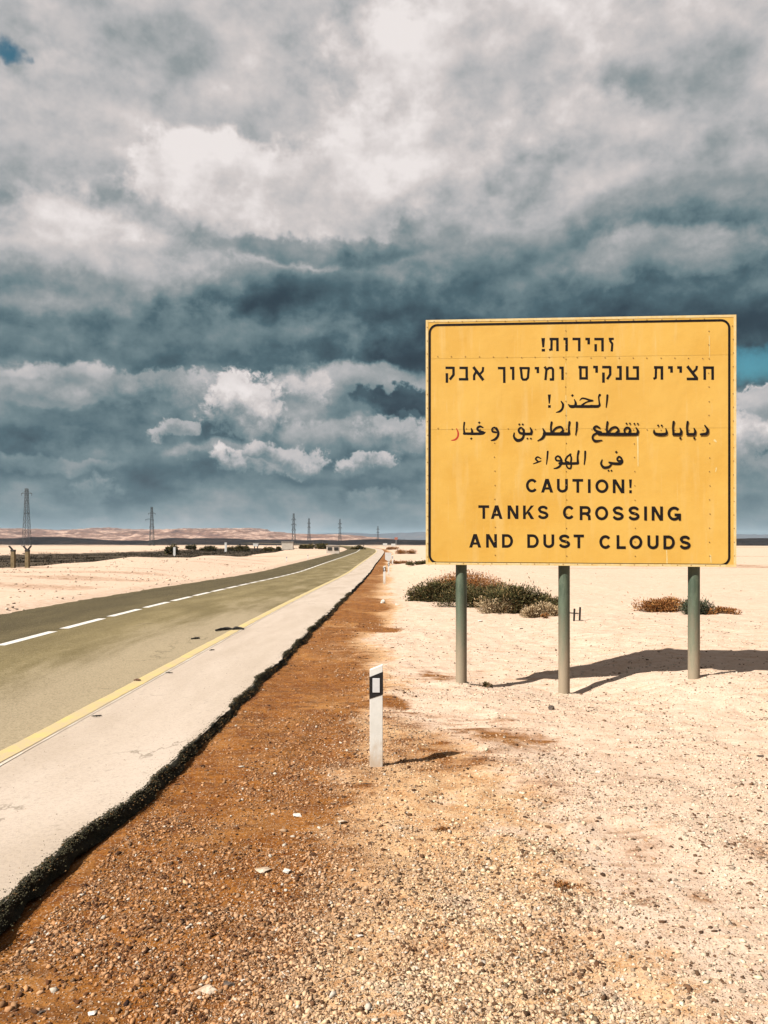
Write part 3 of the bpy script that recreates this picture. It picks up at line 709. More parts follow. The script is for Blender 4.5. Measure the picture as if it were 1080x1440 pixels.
# black border ring
TL, TR, BR_, BL = [loc_uv(*q) for q in ((606, 455.0), (1027.3, 450.3), (1027.3, 792.8), (606, 791.0))]
def ring(off, rad):
    u0, u1 = TL[0] + off, TR[0] - off; vt, vb = (TL[1] + TR[1]) / 2 - off, (BL[1] + BR_[1]) / 2 + off; pts = []
    for cx, cy, a0 in ((u1 - rad, vt - rad, 0), (u0 + rad, vt - rad, 90), (u0 + rad, vb + rad, 180), (u1 - rad, vb + rad, 270)):
        for q in range(9): a = R(a0 + q * 11.25); pts.append((cx + rad * math.cos(a), cy + rad * math.sin(a)))
    return pts
A_ = ring(-.0125, .10); B_ = ring(.0125, .075); mb = MB(); n = len(A_)
mb.add([sp_(u, v, .0024) for u, v in A_] + [sp_(u, v, .0024) for u, v in B_], [(i, (i + 1) % n, n + (i + 1) % n, n + i) for i in range(n)])
mb.build('border_line', MAT_BLACK, sroot)

# lettering drawn as strokes in photograph pixels of its crop, laid on the board plane
class Text:
    def __init__(s, ox, oy, k): s.mb = MB(); s.o = (ox, oy, k); s.w = .0004
    def p(s, x, y): return (s.o[0] + x / s.o[2], s.o[1] + y / s.o[2])
    def set(s, ox, oy, k): s.o = (ox, oy, k); return s
    def poly(s, pts):
        s.w += .00001; s.mb.add([sp_(*loc_uv(*s.p(*q)), s.w) for q in pts], [tuple(range(len(pts)))])
    def disc(s, x, y, r, n=12):
        s.poly([(x + r * math.cos(2 * math.pi * i / n), y + r * math.sin(2 * math.pi * i / n)) for i in range(n)])
    def dia(s, x, y, d):
        r = d * .62; s.poly([(x - r, y), (x, y - r), (x + r, y), (x, y + r)])
    def st(s, pts, w=None, cap='b', close=False):
        P = [(q[0], q[1], (q[2] if len(q) > 2 else w)) for q in pts]
        if close: P.append(P[0])
        n = len(P)
        for i in range(n - 1):
            (x0, y0, w0), (x1, y1, w1) = P[i], P[i + 1]; L = math.hypot(x1 - x0, y1 - y0) or 1e-6
            ux, uy = (x1 - x0) / L, (y1 - y0) / L; nx, ny = -uy, ux
            e0 = w0 / 2 if (cap == 's' and (i > 0 or close)) else 0; e1 = w1 / 2 if (cap == 's' and (i < n - 2 or close)) else 0
            s.poly([(x0 - ux * e0 + nx * w0 / 2, y0 - uy * e0 + ny * w0 / 2), (x1 + ux * e1 + nx * w1 / 2, y1 + uy * e1 + ny * w1 / 2),
                    (x1 + ux * e1 - nx * w1 / 2, y1 + uy * e1 - ny * w1 / 2), (x0 - ux * e0 - nx * w0 / 2, y0 - uy * e0 - ny * w0 / 2)])
        if cap != 's':
            for i in range(n):
                if cap == 'r' or 0 < i < n - 1 or close: s.disc(P[i][0], P[i][1], P[i][2] / 2)
    def build(s, m_, lab=None):                # every letter (or joined Arabic run) is a part of its own
        mb = s.mb; groups = []
        for f in mb.f:
            q = [(Vector(mb.v[i]) - P00).dot(EX) for i in f]; a, b_ = min(q), max(q); fs = [f]; keep = []
            for g in groups:
                if g[0] < b_ + .001 and a - .001 < g[1]: a = min(a, g[0]); b_ = max(b_, g[1]); fs += g[2]
                else: keep.append(g)
            groups = keep + [(a, b_, fs)]
        for a, b_, fs in sorted(groups, key=lambda g: g[0]):
            m2 = MB()
            for f in fs: m2.add([mb.v[i] for i in f], [tuple(range(len(f)))])
            m2.build('letter', m_, sroot, label=lab)
def smooth_pts(pts, w=None, sub=5):
    P = np.array([(q[0], q[1], (q[2] if len(q) > 2 else w)) for q in pts], float)
    if len(P) < 3: return [tuple(q) for q in P]
    o = []; E_ = np.vstack([2 * P[0] - P[1], P, 2 * P[-1] - P[-2]])
    for i in range(1, len(E_) - 2):
        p0, p1, p2, p3 = E_[i - 1:i + 3]
        for j in range(sub):
            q = j / sub; o.append(tuple(.5 * ((2 * p1) + (-p0 + p2) * q + (2 * p0 - 5 * p1 + 4 * p2 - p3) * q * q + (-p0 + 3 * p1 - 3 * p2 + p3) * q ** 3)))
    o.append(tuple(P[-1])); return o
def arc(cx, cy, rx, ry, a0, a1, n=20):
    return [(cx + rx * math.cos(R(a0 + (a1 - a0) * i / n)), cy - ry * math.sin(R(a0 + (a1 - a0) * i / n))) for i in range(n + 1)]
def latin(T, ch, x0, x1, y0, y1, w):
    h = w / 2; xl, xr, yt, yb = x0 + h, x1 - h, y0 + h, y1 - h; cx, cy = (x0 + x1) / 2, (y0 + y1) / 2; rx, ry = (xr - xl) / 2, (yb - yt) / 2
    S_ = T.st
    if ch == 'C': S_(arc(cx, cy, rx, ry, 38, 322), w)
    elif ch == 'G':
        S_(arc(cx, cy, rx, ry, 40, 345), w); S_([(cx + 2, cy + h * .9), (x1, cy + h * .9)], w * .95); S_([(x1 - h * .8, cy + h * .4), (x1 - h * .8, y1)], w * .8)
    elif ch == 'O': S_(arc(cx, cy, rx, ry, 0, 360, 30), w, close=True)
    elif ch == 'A':
        T.poly([(x0, y1), (cx - w * .62, y0), (cx + w * .62, y0), (x0 + w * 1.1, y1)]); T.poly([(x1, y1), (x1 - w * 1.1, y1), (cx - w * .62, y0), (cx + w * .62, y0)])
        yy = y0 + (y1 - y0) * .70; S_([(x0 + w * 1.1, yy), (x1 - w * 1.1, yy)], w * .85)
    elif ch == 'U':
        S_([(xl, y0), (xl, cy + ry * .2)] + arc(cx, cy + ry * .35, rx, ry * .65, 180, 360) + [(xr, cy + ry * .2), (xr, y0)], w)
    elif ch == 'T': S_([(x0, yt), (x1, yt)], w); S_([(cx, y0), (cx, y1)], w)
    elif ch == 'I': S_([(cx, y0), (cx, y1)], w)
    elif ch == 'N': S_([(xl, y0), (xl, y1)], w); S_([(xr, y0), (xr, y1)], w); T.poly([(x0, y0), (x0 + w * 1.2, y0), (x1, y1), (x1 - w * 1.2, y1)])
    elif ch == 'K':
        S_([(xl, y0), (xl, y1)], w); T.poly([(x1 - w * 1.2, y0), (x1, y0), (x0 + w, cy + h * 2.2), (x0 + w, cy + h * .3)])
        T.poly([(x0 + w * 1.5, cy + h * .6), (x0 + w * 2.4, cy - h * .6), (x1 + 1, y1), (x1 - w * 1.2, y1)])
    elif ch == 'L': S_([(xl, y0), (xl, y1)], w); S_([(x0, yb), (x1, yb)], w)
    elif ch == 'D':
        S_([(xl, y0), (xl, y1)], w); S_([(x0, yt), (cx - rx * .1, yt)] + arc(cx - rx * .1, cy, rx * 1.1, ry, 90, -90) + [(x0, yb)], w)
    elif ch == 'R':
        S_([(xl, y0), (xl, y1)], w); q = cy + h * .3; m2 = (yt + q) / 2
        S_([(x0, yt), (xr - rx * .7, yt)] + arc(xr - rx * .7, m2, rx * .7, (q - yt) / 2, 90, -90, 12) + [(x0, q)], w)
        S_([(cx + rx * .2, q), (xr - h * .2, q + w * .9), (xr, y1)], w)
    elif ch == 'S':
        ry2 = (yb - yt) / 4
        pts = arc(cx, yt + ry2, rx * .95, ry2, 20, 180, 12) + [(cx - rx * .6, yt + ry2 * 1.75), (cx, cy), (cx + rx * .65, yb - ry2 * 1.7)] + arc(cx, yb - ry2, rx, ry2, 15, -165, 14)
        S_(pts, w)
    elif ch == '!':
        T.poly([(x0 - 1, y0), (x1 + 1, y0), (cx + w * .32, y1 - w * 1.9), (cx - w * .32, y1 - w * 1.9)]); T.poly([(x0, y1 - w * 1.1), (x1, y1 - w * 1.1), (x1, y1), (x0, y1)])
A3 = (590, 610, 4.696); A4 = (810, 610, 4.5)
for lab, L3, (ya, yb_), L4, (yc, yd) in (
    ('CAUTION!', 'C 705 785 A 805 885 U 910 982 T 1012 1083', (293, 384), 'I 78 95 O 125 208 N 235 308 ! 339 355', (282, 369)),
    ('TANKS CROSSING', 'T 390 462 A 472 550 N 583 655 K 685 758 S 782 853 C 948 1027', (470, 560), 'R 25 95 O 122 205 S 232 303 S 332 403 I 432 450 N 480 551 G 580 665', (452, 541)),
    ('AND DUST CLOUDS', 'A 328 408 N 440 512 D 545 618 D 712 788 U 818 890 S 920 995 T 1018 1086', (660, 750), 'C 148 225 L 257 315 O 338 420 U 452 522 D 553 625 S 655 725', (635, 722))):
    T = Text(*A3)
    for (A__, LL, y0, y1) in ((A3, L3, ya, yb_), (A4, L4, yc, yd)):
        T.set(*A__); q = LL.split()
        for i in range(0, len(q), 3): latin(T, q[i], float(q[i + 1]), float(q[i + 2]), y0, y1, 18 if A__ is A3 else 17.4)
    T.build(MAT_BLACK)
# Hebrew lines
T = Text(730, 460, 6.75); w = 25; S_ = lambda *pts, w_=None: T.st(list(pts), w_ or w, 's')
T.poly([(222, 97), (258, 97), (250, 187), (231, 187)]); T.poly([(225, 200), (257, 200), (257, 226), (225, 226)])
S_((300, 107), (375, 107), (375, 222)); S_((320, 107), (318, 205), (296, 212), w_=23)
S_((432, 105), (462, 105), (462, 222)); S_((518, 105), (582, 105), (582, 222)); S_((640, 105), (672, 105), (672, 156))
S_((725, 105), (803, 105), (803, 222)); S_((738, 152), (738, 222)); S_((862, 102), (911, 102), w_=22)
T.st([(885, 104), (876, 122), (896, 148), (890, 222)], 22, 'b')
T.build(MAT_BLACK)
T = Text(590, 430, 4.696); w = 17
S_((178, 409), (231, 409)); T.st([(231, 402), (231, 455), (206, 487)], 17, 'b'); S_((187, 444), (187, 508))
S_((270, 409), (318, 409), (318, 484)); S_((266, 484), (329, 484)); T.st([(362, 402), (428, 490)], 19); T.st([(427, 402), (424, 430), (403, 452)], 15); T.st([(380, 434), (367, 458), (367, 490)], 16)
S_((524, 409), (566, 409), (566, 507)); S_((604, 408), (625, 408), (625, 487))
T.st([(666, 408), (728, 408), (722, 472), (710, 484), (690, 484), (682, 472), (676, 410)], 16, 'b')
S_((767, 408), (788, 408), (788, 441)); T.st([(832, 398), (845, 416), (838, 487)], 16, 'b'); T.st([(846, 418), (862, 406), (880, 406), (888, 416), (888, 484)], 16, 'b'); S_((866, 482), (895, 482))
S_((930, 405), (951, 405), (951, 485))
T.set(810, 430, 4.5); w = 17
T.st([(35, 384), (74, 384), (74, 454), (35, 454)], 16, 's', True); S_((22, 383), (40, 383)); S_((115, 382), (137, 382), (137, 418))
S_((172, 382), (223, 382)); T.st([(223, 376), (223, 428), (203, 459)], 16, 'b'); S_((180, 416), (180, 481))
S_((266, 382), (288, 382), (288, 455), (257, 455)); S_((331, 376), (331, 454), (397, 454), (397, 383), (366, 383))
S_((500, 382), (550, 382), (550, 460)); T.st([(513, 382), (511, 448), (496, 455)], 15, 'b'); S_((589, 382), (611, 382), (611, 415)); S_((647, 382), (669, 382), (669, 415))
T.st([(711, 373), (772, 452)], 19); S_((707, 454), (779, 454)); T.st([(772, 371), (768, 392), (745, 414)], 15, 'b')
S_((811, 382), (871, 382), (871, 459)); S_((821, 382), (821, 459))
T.build(MAT_BLACK)
# Arabic lines
def ar(T, pts, w=None): T.st(smooth_pts(pts, w), None, 'r')
T = Text(730, 460, 6.75)
T.poly([(281, 633), (311, 633), (301, 720), (289, 720)]); T.poly([(283, 734), (309, 734), (309, 760), (283, 760)])
ar(T, [(408, 698, 12), (425, 728, 22), (418, 768, 22), (394, 793, 22), (360, 803, 8)])
T.dia(515, 642, 24); ar(T, [(533, 680, 10), (545, 712, 22), (538, 742, 30), (500, 746, 30), (476, 728, 10)])
ar(T, [(584, 688, 7), (606, 668, 15), (640, 672, 17), (675, 684, 19), (706, 690, 18)]); ar(T, [(700, 692, 16), (660, 700, 14), (630, 714, 15), (605, 734, 20)])
ar(T, [(774, 636, 24), (764, 655, 15), (768, 700, 15), (770, 735, 22), (735, 744, 27), (690, 742, 27)])
ar(T, [(545, 745, 26), (640, 745, 27), (755, 744, 26)]); ar(T, [(846, 638, 20), (842, 690, 17), (834, 752, 10)])
T.build(MAT_BLACK)
T = Text(620, 580, 5.4)
ar(T, [(124, 122, 7), (136, 150, 12), (134, 182, 13), (114, 205, 13), (86, 211, 6)]); T.build(MAT_RED, 'red faded letter')
T = Text(620, 580, 5.4)
ar(T, [(184, 76, 15), (180, 115, 13), (184, 158, 17)]); ar(T, [(182, 159, 20), (260, 160, 21), (320, 158, 20), (342, 148, 8)]); ar(T, [(236, 120, 9), (243, 140, 18), (240, 158, 18)]); T.dia(236, 197, 17)
ar(T, [(325, 112, 10), (300, 104, 17), (282, 120, 17), (296, 138, 18), (330, 146, 12)]); T.dia(297, 75, 17)
ar(T, [(428, 128, 16), (415, 112, 14), (396, 120, 14), (398, 142, 15), (425, 148, 14)]); ar(T, [(428, 116, 14), (441, 150, 18), (435, 180, 18), (414, 202, 18), (386, 210, 7)])
ar(T, [(562, 152, 9), (560, 182, 16), (584, 208, 24), (618, 200, 20), (634, 170, 17), (634, 130, 18)]); ar(T, [(630, 124, 16), (612, 112, 14), (596, 126, 15), (604, 150, 18), (640, 158, 20), (690, 158, 20)]); T.dia(601, 87, 15); T.dia(627, 87, 15)
ar(T, [(684, 112, 9), (694, 136, 18), (690, 158, 20)]); T.dia(662, 194, 14); T.dia(688, 194, 14)
ar(T, [(780, 118, 9), (792, 150, 21), (778, 188, 20), (740, 211, 7)]); ar(T, [(790, 157, 24), (880, 157, 24), (972, 157, 24)])
ar(T, [(846, 70, 16), (840, 110, 14), (844, 155, 15)]); ar(T, [(850, 146, 14), (878, 114, 16), (915, 104, 15), (932, 130, 17), (912, 155, 20)])
ar(T, [(982, 68, 17), (976, 110, 14), (978, 155, 19)]); ar(T, [(1038, 70, 16), (1036, 115, 14), (1028, 165, 8)])
T.set(810, 580, 5.4)
ar(T, [(186, 112, 12), (160, 98, 16), (140, 114, 16), (160, 134, 18), (196, 142, 12)]); ar(T, [(186, 144, 12), (142, 160, 15), (130, 186, 15), (150, 210, 20), (202, 204, 7)])
ar(T, [(178, 157, 22), (320, 158, 24), (466, 157, 22)]); ar(T, [(244, 66, 16), (238, 110, 14), (242, 155, 15)]); ar(T, [(248, 146, 14), (276, 112, 16), (308, 104, 15), (327, 128, 17), (306, 155, 20)])
ar(T, [(376, 150, 14), (372, 124, 14), (392, 106, 15), (414, 120, 17), (408, 152, 18)]); T.dia(388, 76, 14); T.dia(414, 76, 14); ar(T, [(460, 108, 9), (474, 132, 18), (468, 156, 20)]); T.dia(448, 78, 14); T.dia(474, 78, 14)
ar(T, [(597, 124, 9), (600, 148, 18), (636, 158, 23), (685, 154, 22), (692, 136, 15), (686, 114, 8)]); T.dia(628, 90, 15); T.dia(655, 90, 15)
for dx_ in (0, 106):
    ar(T, [(746 + dx_, 62, 18), (740 + dx_, 105, 14), (744 + dx_, 154, 17)]); ar(T, [(744 + dx_, 156, 20), (796 + dx_, 156, 22)]); ar(T, [(794 + dx_, 110, 9), (803 + dx_, 132, 18), (798 + dx_, 156, 20)]); T.dia(796 + dx_, 185, 18)
ar(T, [(982, 88, 10), (1003, 122, 20), (994, 150, 22), (952, 156, 18)])
T.build(MAT_BLACK)
T = Text(620, 580, 5.4)
ar(T, [(764, 346, 8), (740, 334, 13), (724, 348, 14), (740, 366, 13)]); ar(T, [(764, 364, 9), (738, 374, 12), (706, 386, 7)]); ar(T, [(816, 292, 15), (812, 340, 13), (806, 388, 8)])
ar(T, [(912, 342, 15), (895, 326, 14), (876, 338, 14), (882, 358, 15), (910, 362, 14)]); ar(T, [(908, 332, 14), (920, 362, 18), (912, 395, 17), (890, 414, 16), (862, 421, 7)])
ar(T, [(905, 381, 20), (980, 382, 20), (1042, 380, 20)]); ar(T, [(990, 310, 11), (962, 332, 14), (950, 362, 14), (975, 374, 14)]); ar(T, [(984, 312, 11), (994, 340, 14), (990, 376, 14)]); ar(T, [(955, 388, 12), (966, 414, 12), (988, 418, 13), (994, 392, 12)])
ar(T, [(1050, 288, 17), (1042, 330, 14), (1044, 378, 19)])
T.set(810, 580, 5.4)
ar(T, [(74, 290, 15), (72, 340, 13), (66, 388, 8)])
ar(T, [(350, 345, 15), (334, 328, 14), (318, 340, 14), (322, 358, 15), (350, 360, 15)]); ar(T, [(346, 336, 14), (354, 362, 18), (338, 380, 21), (290, 380, 20), (256, 372, 14)]); T.dia(310, 293, 18)
ar(T, [(202, 352, 8), (194, 382, 16), (214, 410, 20), (252, 406, 18), (274, 384, 12)]); T.dia(250, 434, 14); T.dia(272, 434, 14)
T.build(MAT_BLACK)
# rivets
rp = []
for px in np.arange(617, 1000, 19.6): rp += [(px, 501.5), (px, 602.5)]
for x0, y0 in ((696, 622), (797, 464), (893, 622), (998, 463)):
    rp += [(x0, q) for q in np.arange(y0, 786, 19.8)]
for q in np.arange(460, 790, 19): rp += [(601.9, q), (1032.2, q - 4)]
for q in np.arange(612, 1025, 20): rp += [(q, 452.3 - (q - 606) * .0145), (q, 794.2)]
mb = MB()
for (px, py) in rp:
    u, v = loc_uv(px + random.uniform(-.6, .6), py + random.uniform(-.5, .5)); r = .0062; n = 7
    u = min(max(u, .010), WB - .010); v = min(max(v, .010), HB - .010)
    rg = [sp_(u + r * math.cos(i * 2 * math.pi / n), v + r * math.sin(i * 2 * math.pi / n), .0031) for i in range(n)]
    rh = [sp_(u + .6 * r * math.cos(i * 2 * math.pi / n), v + .6 * r * math.sin(i * 2 * math.pi / n), .0065) for i in range(n)]
    mb.add(rg + rh, [(i, (i + 1) % n, n + (i + 1) % n, n + i) for i in range(n)] + [tuple(range(n, 2 * n))])
tag(mb.build('rivets', MAT_RIVET, sroot), kind='stuff')
# drips and scratches in the film
mb = MB(); T = Text(0, 0, 1); T.w = .0009
MAT_SCR = simple('scratched_film', (.93, .76, .42), (.90, .66, .26), 40, .5, .3, bs=.1)
for (x0, y0, x1, y1, w0, w1) in ((937.5, 772, 938, 791, 1.2, 1.6), (897.5, 606, 898, 654, 2.6, .8), (999, 779, 1000, 789, 2.2, 1), (1006, 617, 1008, 619, 3, 2), (1008, 656, 1007, 661, 1.6, .8), (797, 510, 797.6, 530, .7, .5), (797, 555, 797.5, 600, .8, .5), (999, 470, 999.4, 500, .8, .6)):
    T.st([(x0, y0, w0), ((x0 + x1) / 2 + .2, (y0 + y1) / 2, (w0 + w1) / 2), (x1, y1, w1)], None, 'r')
T.mb.build('scratch_marks', MAT_SCR, sroot)

# poles
mp, k, p = mat('green_galvanised_pole', .55, .5, .15)
tc = k.new('ShaderNodeTexCoord').outputs['Object']; zz = k.sep(tc)[2]
n1, _ = k.noise(k.vscale(tc, (9, 9, 2)), 1.6, 7, .68); n2, _ = k.noise(tc, 70, 4, .65)
c = k.mix(k.sstep(n1, .36, .62), (.050, .085, .052), (.135, .175, .115))
c = k.mix(k.m('MULTIPLY', k.sstep(n2, .58, .74), .5), c, (.33, .36, .28))
d = k.sstep(k.m('ADD', zz, k.m('MULTIPLY', k.m('SUBTRACT', n1, .5), 1.3)), 1.15, .05)
c = k.mix(k.m('MULTIPLY', d, .85), c, (.50, .385, .27))
c = k.mix(k.sstep(n2, .74, .80), c, (.16, .10, .05))
k.put(p.inputs['Base Color'], c); bump(k, p, n2, .25, .003)
MAT_POLE = mp
MAT_CONC = simple('rough_concrete_foot', (.54, .40, .28), (.76, .61, .47), 10, .95, .1, bs=.8, bd=.02)
MAT_STEEL = simple('dull_bracket_steel', (.10, .11, .10), (.20, .21, .19), 30, .5, .5, .5, bs=.2)
import bmesh
for px, yb in ((649, -.007), (795.5, -.104), (980.5, .108)):
    u = loc_uv(px, 790)[0]; c0 = sp_(u, 0, -.115)
    gz = ghf(c0.x, c0.y)
    mb = MB(); mb.tube([(c0.x, c0.y, gz - .3), (c0.x, c0.y, gz + .5), (c0.x, c0.y, gz + 1.2), (c0.x, c0.y, P00.z + HB - .12)], .0635, 28)
    pole = mb.build('pole', MAT_POLE, sroot, smooth=True)
    mb = MB(); mb.tube([(c0.x, c0.y, P00.z + HB - .119), (c0.x, c0.y, P00.z + HB - .10)], .067, 20); mb.build('pole_cap', MAT_STEEL, pole)
    for vz in (.28, .95, 1.65, 2.40):
        mb = MB(); zc = P00.z + vz
        mb.tube([(c0.x, c0.y, zc - .02), (c0.x, c0.y, zc + .02)], .0675, 20); mb.box(c0.x - .06, c0.x + .06, c0.y - .072, c0.y - .066, zc - .02, zc + .02)
        mb.build('pole_clamp', MAT_STEEL, pole)
    if px > 900: continue
    bm = bmesh.new(); bmesh.ops.create_icosphere(bm, subdivisions=4, radius=1)
    for v in bm.verts:
        a = math.atan2(v.co.y, v.co.x); rr = 1 + .55 * mnoise.noise(Vector((math.cos(a) * 2, math.sin(a) * 2, px))) + .22 * mnoise.noise(v.co * 5)
        v.co = Vector((v.co.x * .135 * rr, v.co.y * .12 * rr, max(-.05, v.co.z * .022 * (1 + .6 * mnoise.noise(v.co * 4)))))
    me = bpy.data.meshes.new('concrete_foot'); bm.to_mesh(me); bm.free(); me.materials.append(MAT_CONC)
    me.polygons.foreach_set('use_smooth', np.ones(len(me.polygons), bool))
    o = link('concrete_foot', me, sroot, Vector((c0.x - .02, c0.y - .02, gz + .004)) - Vector(sroot.location))

# ------------------------------------------------------------------ delineator posts
MAT_PW = simple('white_plastic_post', (.86, .83, .78), (.97, .95, .91), 5, .5, .35, bs=.1, bd=.002)
_k = NT(MAT_PW.node_tree, ALB); _p = MAT_PW.node_tree.nodes['Principled BSDF']; _src = _p.inputs['Base Color'].links[0].from_socket
_co = _k.new('ShaderNodeTexCoord').outputs['Object']; _a, _b = _k.noise(_k.vscale(_co, (1, 1, .35)), 26, 6, .7)
_k.put(_p.inputs['Base Color'], _k.mix(_k.m('MULTIPLY', _k.sstep(_k.m('ADD', _k.sep(_co)[2], _k.m('MULTIPLY', _k.m('SUBTRACT', _a, .5), .7)), .26, -.05), .7), _src, (.62, .42, .25)))
MAT_PB = simple('black_band', (.008, .008, .010), (.018, .018, .02), 30, .45, .4, bs=.05)
MAT_REF = simple('white_reflector', (.80, .80, .82), (.88, .88, .90), 60, .2, .6, bs=.2)
def delineator(loc, label):
    rt = empty('marker_post', loc, label, 'marker post', 'white marker posts beside the road')
    w_, d_, h_ = .094, .030, .745
    mb = MB(); x0, x1 = -w_ / 2, w_ / 2; sl_ = .036
    v = [(x0, 0, -.15), (x1, 0, -.15), (x1, d_, -.15), (x0, d_, -.15), (x0, 0, h_ - sl_), (x1, 0, h_), (x1, d_, h_), (x0, d_, h_ - sl_)]
    mb.add(v, [(0, 3, 2, 1), (4, 5, 6, 7), (0, 1, 5, 4), (1, 2, 6, 5), (2, 3, 7, 6), (3, 0, 4, 7)])
    o = link('post_body', mb.mesh('post_body', MAT_PW), rt); md = o.modifiers.new('bevel', 'BEVEL'); md.width = .003; md.segments = 2
    mb = MB(); zt0, zt1, zb0, zb1 = .656, .695, .500, .532
    e_ = .0025
    def wrap(y0, y1, xa, xb): return [(xa, y0, zb0), (xb, y0, zb1), (xb, y1, zb1), (xa, y1, zb0), (xa, y0, zt0), (xb, y0, zt1), (xb, y1, zt1), (xa, y1, zt0)]
    mb.add(wrap(-e_, d_ + e_, x0 - e_, x1 + e_), [(0, 3, 2, 1), (4, 5, 6, 7), (0, 1, 5, 4), (1, 2, 6, 5), (2, 3, 7, 6), (3, 0, 4, 7)])
    band = link('black_band', mb.mesh('black_band', MAT_PB), rt)
    mb = MB(); mb.box(-.026, .026, -e_ - .005, -e_ - .0004, .545, .648); o = link('reflector', mb.mesh('reflector', MAT_REF), band)
    md = o.modifiers.new('bevel', 'BEVEL'); md.width = .002; md.segments = 2
    return rt
dx0, dy0 = -.056, 5.53
d0 = delineator((dx0, dy0, ghf(dx0, dy0)), 'nearest white marker post with black band and white reflector in front of the sign')
def put_post(px, Y, lab, sc=1.0, py=None):
    x = (px - 540) / F * Y; c = copy_tree(d0); c.location = (x, Y, ghf(x, Y)); c['label'] = lab; c.scale = (1, 1, sc); return c
put_post(540.5, 31, 'second white marker post, small on the brown verge right of the road')
put_post(546.5, 43, 'third white marker post, just below the white chevron board')
put_post(552, 62, 'most distant white marker post right of the road beyond the chevron board')
put_post(403, 66, 'left roadside marker post, the nearer of the two on the far side of the road', .7)
put_post(433, 78, 'left roadside marker post, the farther of the two on the far side of the road', .7)

# white chevron boards at the bend
MAT_SIGNW = simple('white_board_paint', (.72, .69, .66), (.84, .81, .78), 6, .6, .3, bs=.1)
MAT_SIGNR = simple('red_board_paint', (.40, .13, .10), (.50, .22, .17), 6, .6, .3, bs=.1)
def chevron(px, pyt, pyb, Y, wpx, lab, ground=None, tilt=0, red=False, name='chevron_board'):
    x = (px - 540) / F * Y; z0 = ghf(x, Y); zt = H + (HZ - pyt) * Y / F; zb = H + (HZ - pyb) * Y / F; w_ = wpx * Y / F
    rt = empty(name, (x, Y, z0), lab, 'sign', None)
    mb = MB(); mb.box(-.03, .03, 0, .05, -.3, zb - z0 + .05); link('post', mb.mesh('post', MAT_SIGNW), rt)
    mb = MB(); hz = zt - zb
    mb.add([(-w_ / 2, -.03, zb - z0 + hz * .25), (w_ * .15, -.03, zb - z0), (w_ / 2, -.03, zb - z0 + hz * .35), (w_ / 2, -.03, zt - z0), (-w_ / 2, -.03, zt - z0)] + [(-w_ / 2, -.005, zb - z0 + hz * .25), (w_ * .15, -.005, zb - z0), (w_ / 2, -.005, zb - z0 + hz * .35), (w_ / 2, -.005, zt - z0), (-w_ / 2, -.005, zt - z0)] if tilt else [],
           [(0, 1, 2, 3, 4), (9, 8, 7, 6, 5), (0, 5, 6, 1), (1, 6, 7, 2), (2, 7, 8, 3), (3, 8, 9, 4), (4, 9, 5, 0)] if tilt else [])
    if not tilt: mb.box(-w_ / 2, w_ / 2, -.03, -.005, zb - z0, zt - z0)
    link('board', mb.mesh('board', MAT_SIGNR if red else MAT_SIGNW), rt)
    return rt
chevron(546, 777, 790, 48, 9, 'pointed white board on a post standing behind the third marker post', tilt=1)
chevron(541.5, 764, 767, 150, 6, 'small white board at the bend, left of the pair')
chevron(553, 764.5, 767.5, 160, 6, 'small white board at the bend beside the reddish bush')
chevron(557, 755.5, 759, 230, 4.5, 'small red board sticking up above the plain at the bend', red=True)

# ------------------------------------------------------------------ scraps of rubber and sticks
MAT_RUB = simple('torn_tyre_rubber', (.010, .009, .008), (.03, .026, .022), 60, .7, .3, bs=.5)
MAT_RUBR = simple('brown_scrap', (.12, .05, .025), (.22, .10, .05), 60, .7, .3, bs=.5)
def scrap(px, py, Lp, rise, lab, m_=MAT_RUB, seed=0, ang=.2, wdt=.018, ground=False):
    if ground: x, y, z = atg(px, py)
    else:
        z = road_z(8);
        for _ in range(4): x, y = at(px, py, z); z = float(road_z(y))
        z += .005
    L = Lp * y / F; rs = random.Random(seed); pts = []; nseg = 10
    for i in range(nseg + 1):
        q = i / nseg - .5; pts.append((L * q, L * .25 * math.sin(q * 3 + seed) + rs.uniform(-.003, .003), wdt * .35 + rise * .35 * max(0, math.sin((q + .5) * math.pi)) + rs.uniform(0, .003)))
    rads = [wdt * (.35 + .65 * math.sin(math.pi * (i + .6) / (nseg + 1.2))) * rs.uniform(.6, 1.1) for i in range(nseg + 1)]
    o = link('rubber_scrap' if m_ is MAT_RUB else 'brown_scrap', MB().tube(pts, rads, 7).mesh('scrap', m_), None, (x, y, z)); o.rotation_euler = (0, 0, ang)
    return tag(o, lab, 'debris')
scrap(316, 887, 26, .03, 'torn black tyre strip lying in the lane beside the yellow line', seed=1, ang=.35, wdt=.035)
scrap(335, 886, 16, .03, 'black tyre strip lying across the yellow line', seed=2, ang=.5, wdt=.035)
scrap(193, 958, 9, .02, 'small rusty brown scrap on the yellow line', m_=MAT_RUBR, seed=3, ang=.4, wdt=.014)
scrap(238, 947, 10, .015, 'thin dark curl on the pale shoulder right of the rusty scrap', seed=4, wdt=.008)
scrap(136, 1008, 13, .012, 'dark curled strip on the pale shoulder just right of the yellow line', seed=5, wdt=.009)
scrap(298, 915, 7, .01, 'tiny dark bit on the shoulder below the tyre strips', seed=6, wdt=.010)
scrap(275, 899, 12, .01, 'flat dark patch of rubber in the lane left of the yellow line', seed=7, wdt=.02)
x, y, z = atg(519, 1105)
o = link('twig', MB().tube([(-.075, 0, .006), (-.02, .004, .012), (.03, -.003, .010), (.08, .006, .006)], [.003, .0045, .004, .002], 6).mesh('twig', MAT_RUB), None, (x, y, z)); o.rotation_euler.z = -.12
tag(o, 'thin black stick lying on the gravel below the nearest marker post', 'twig')

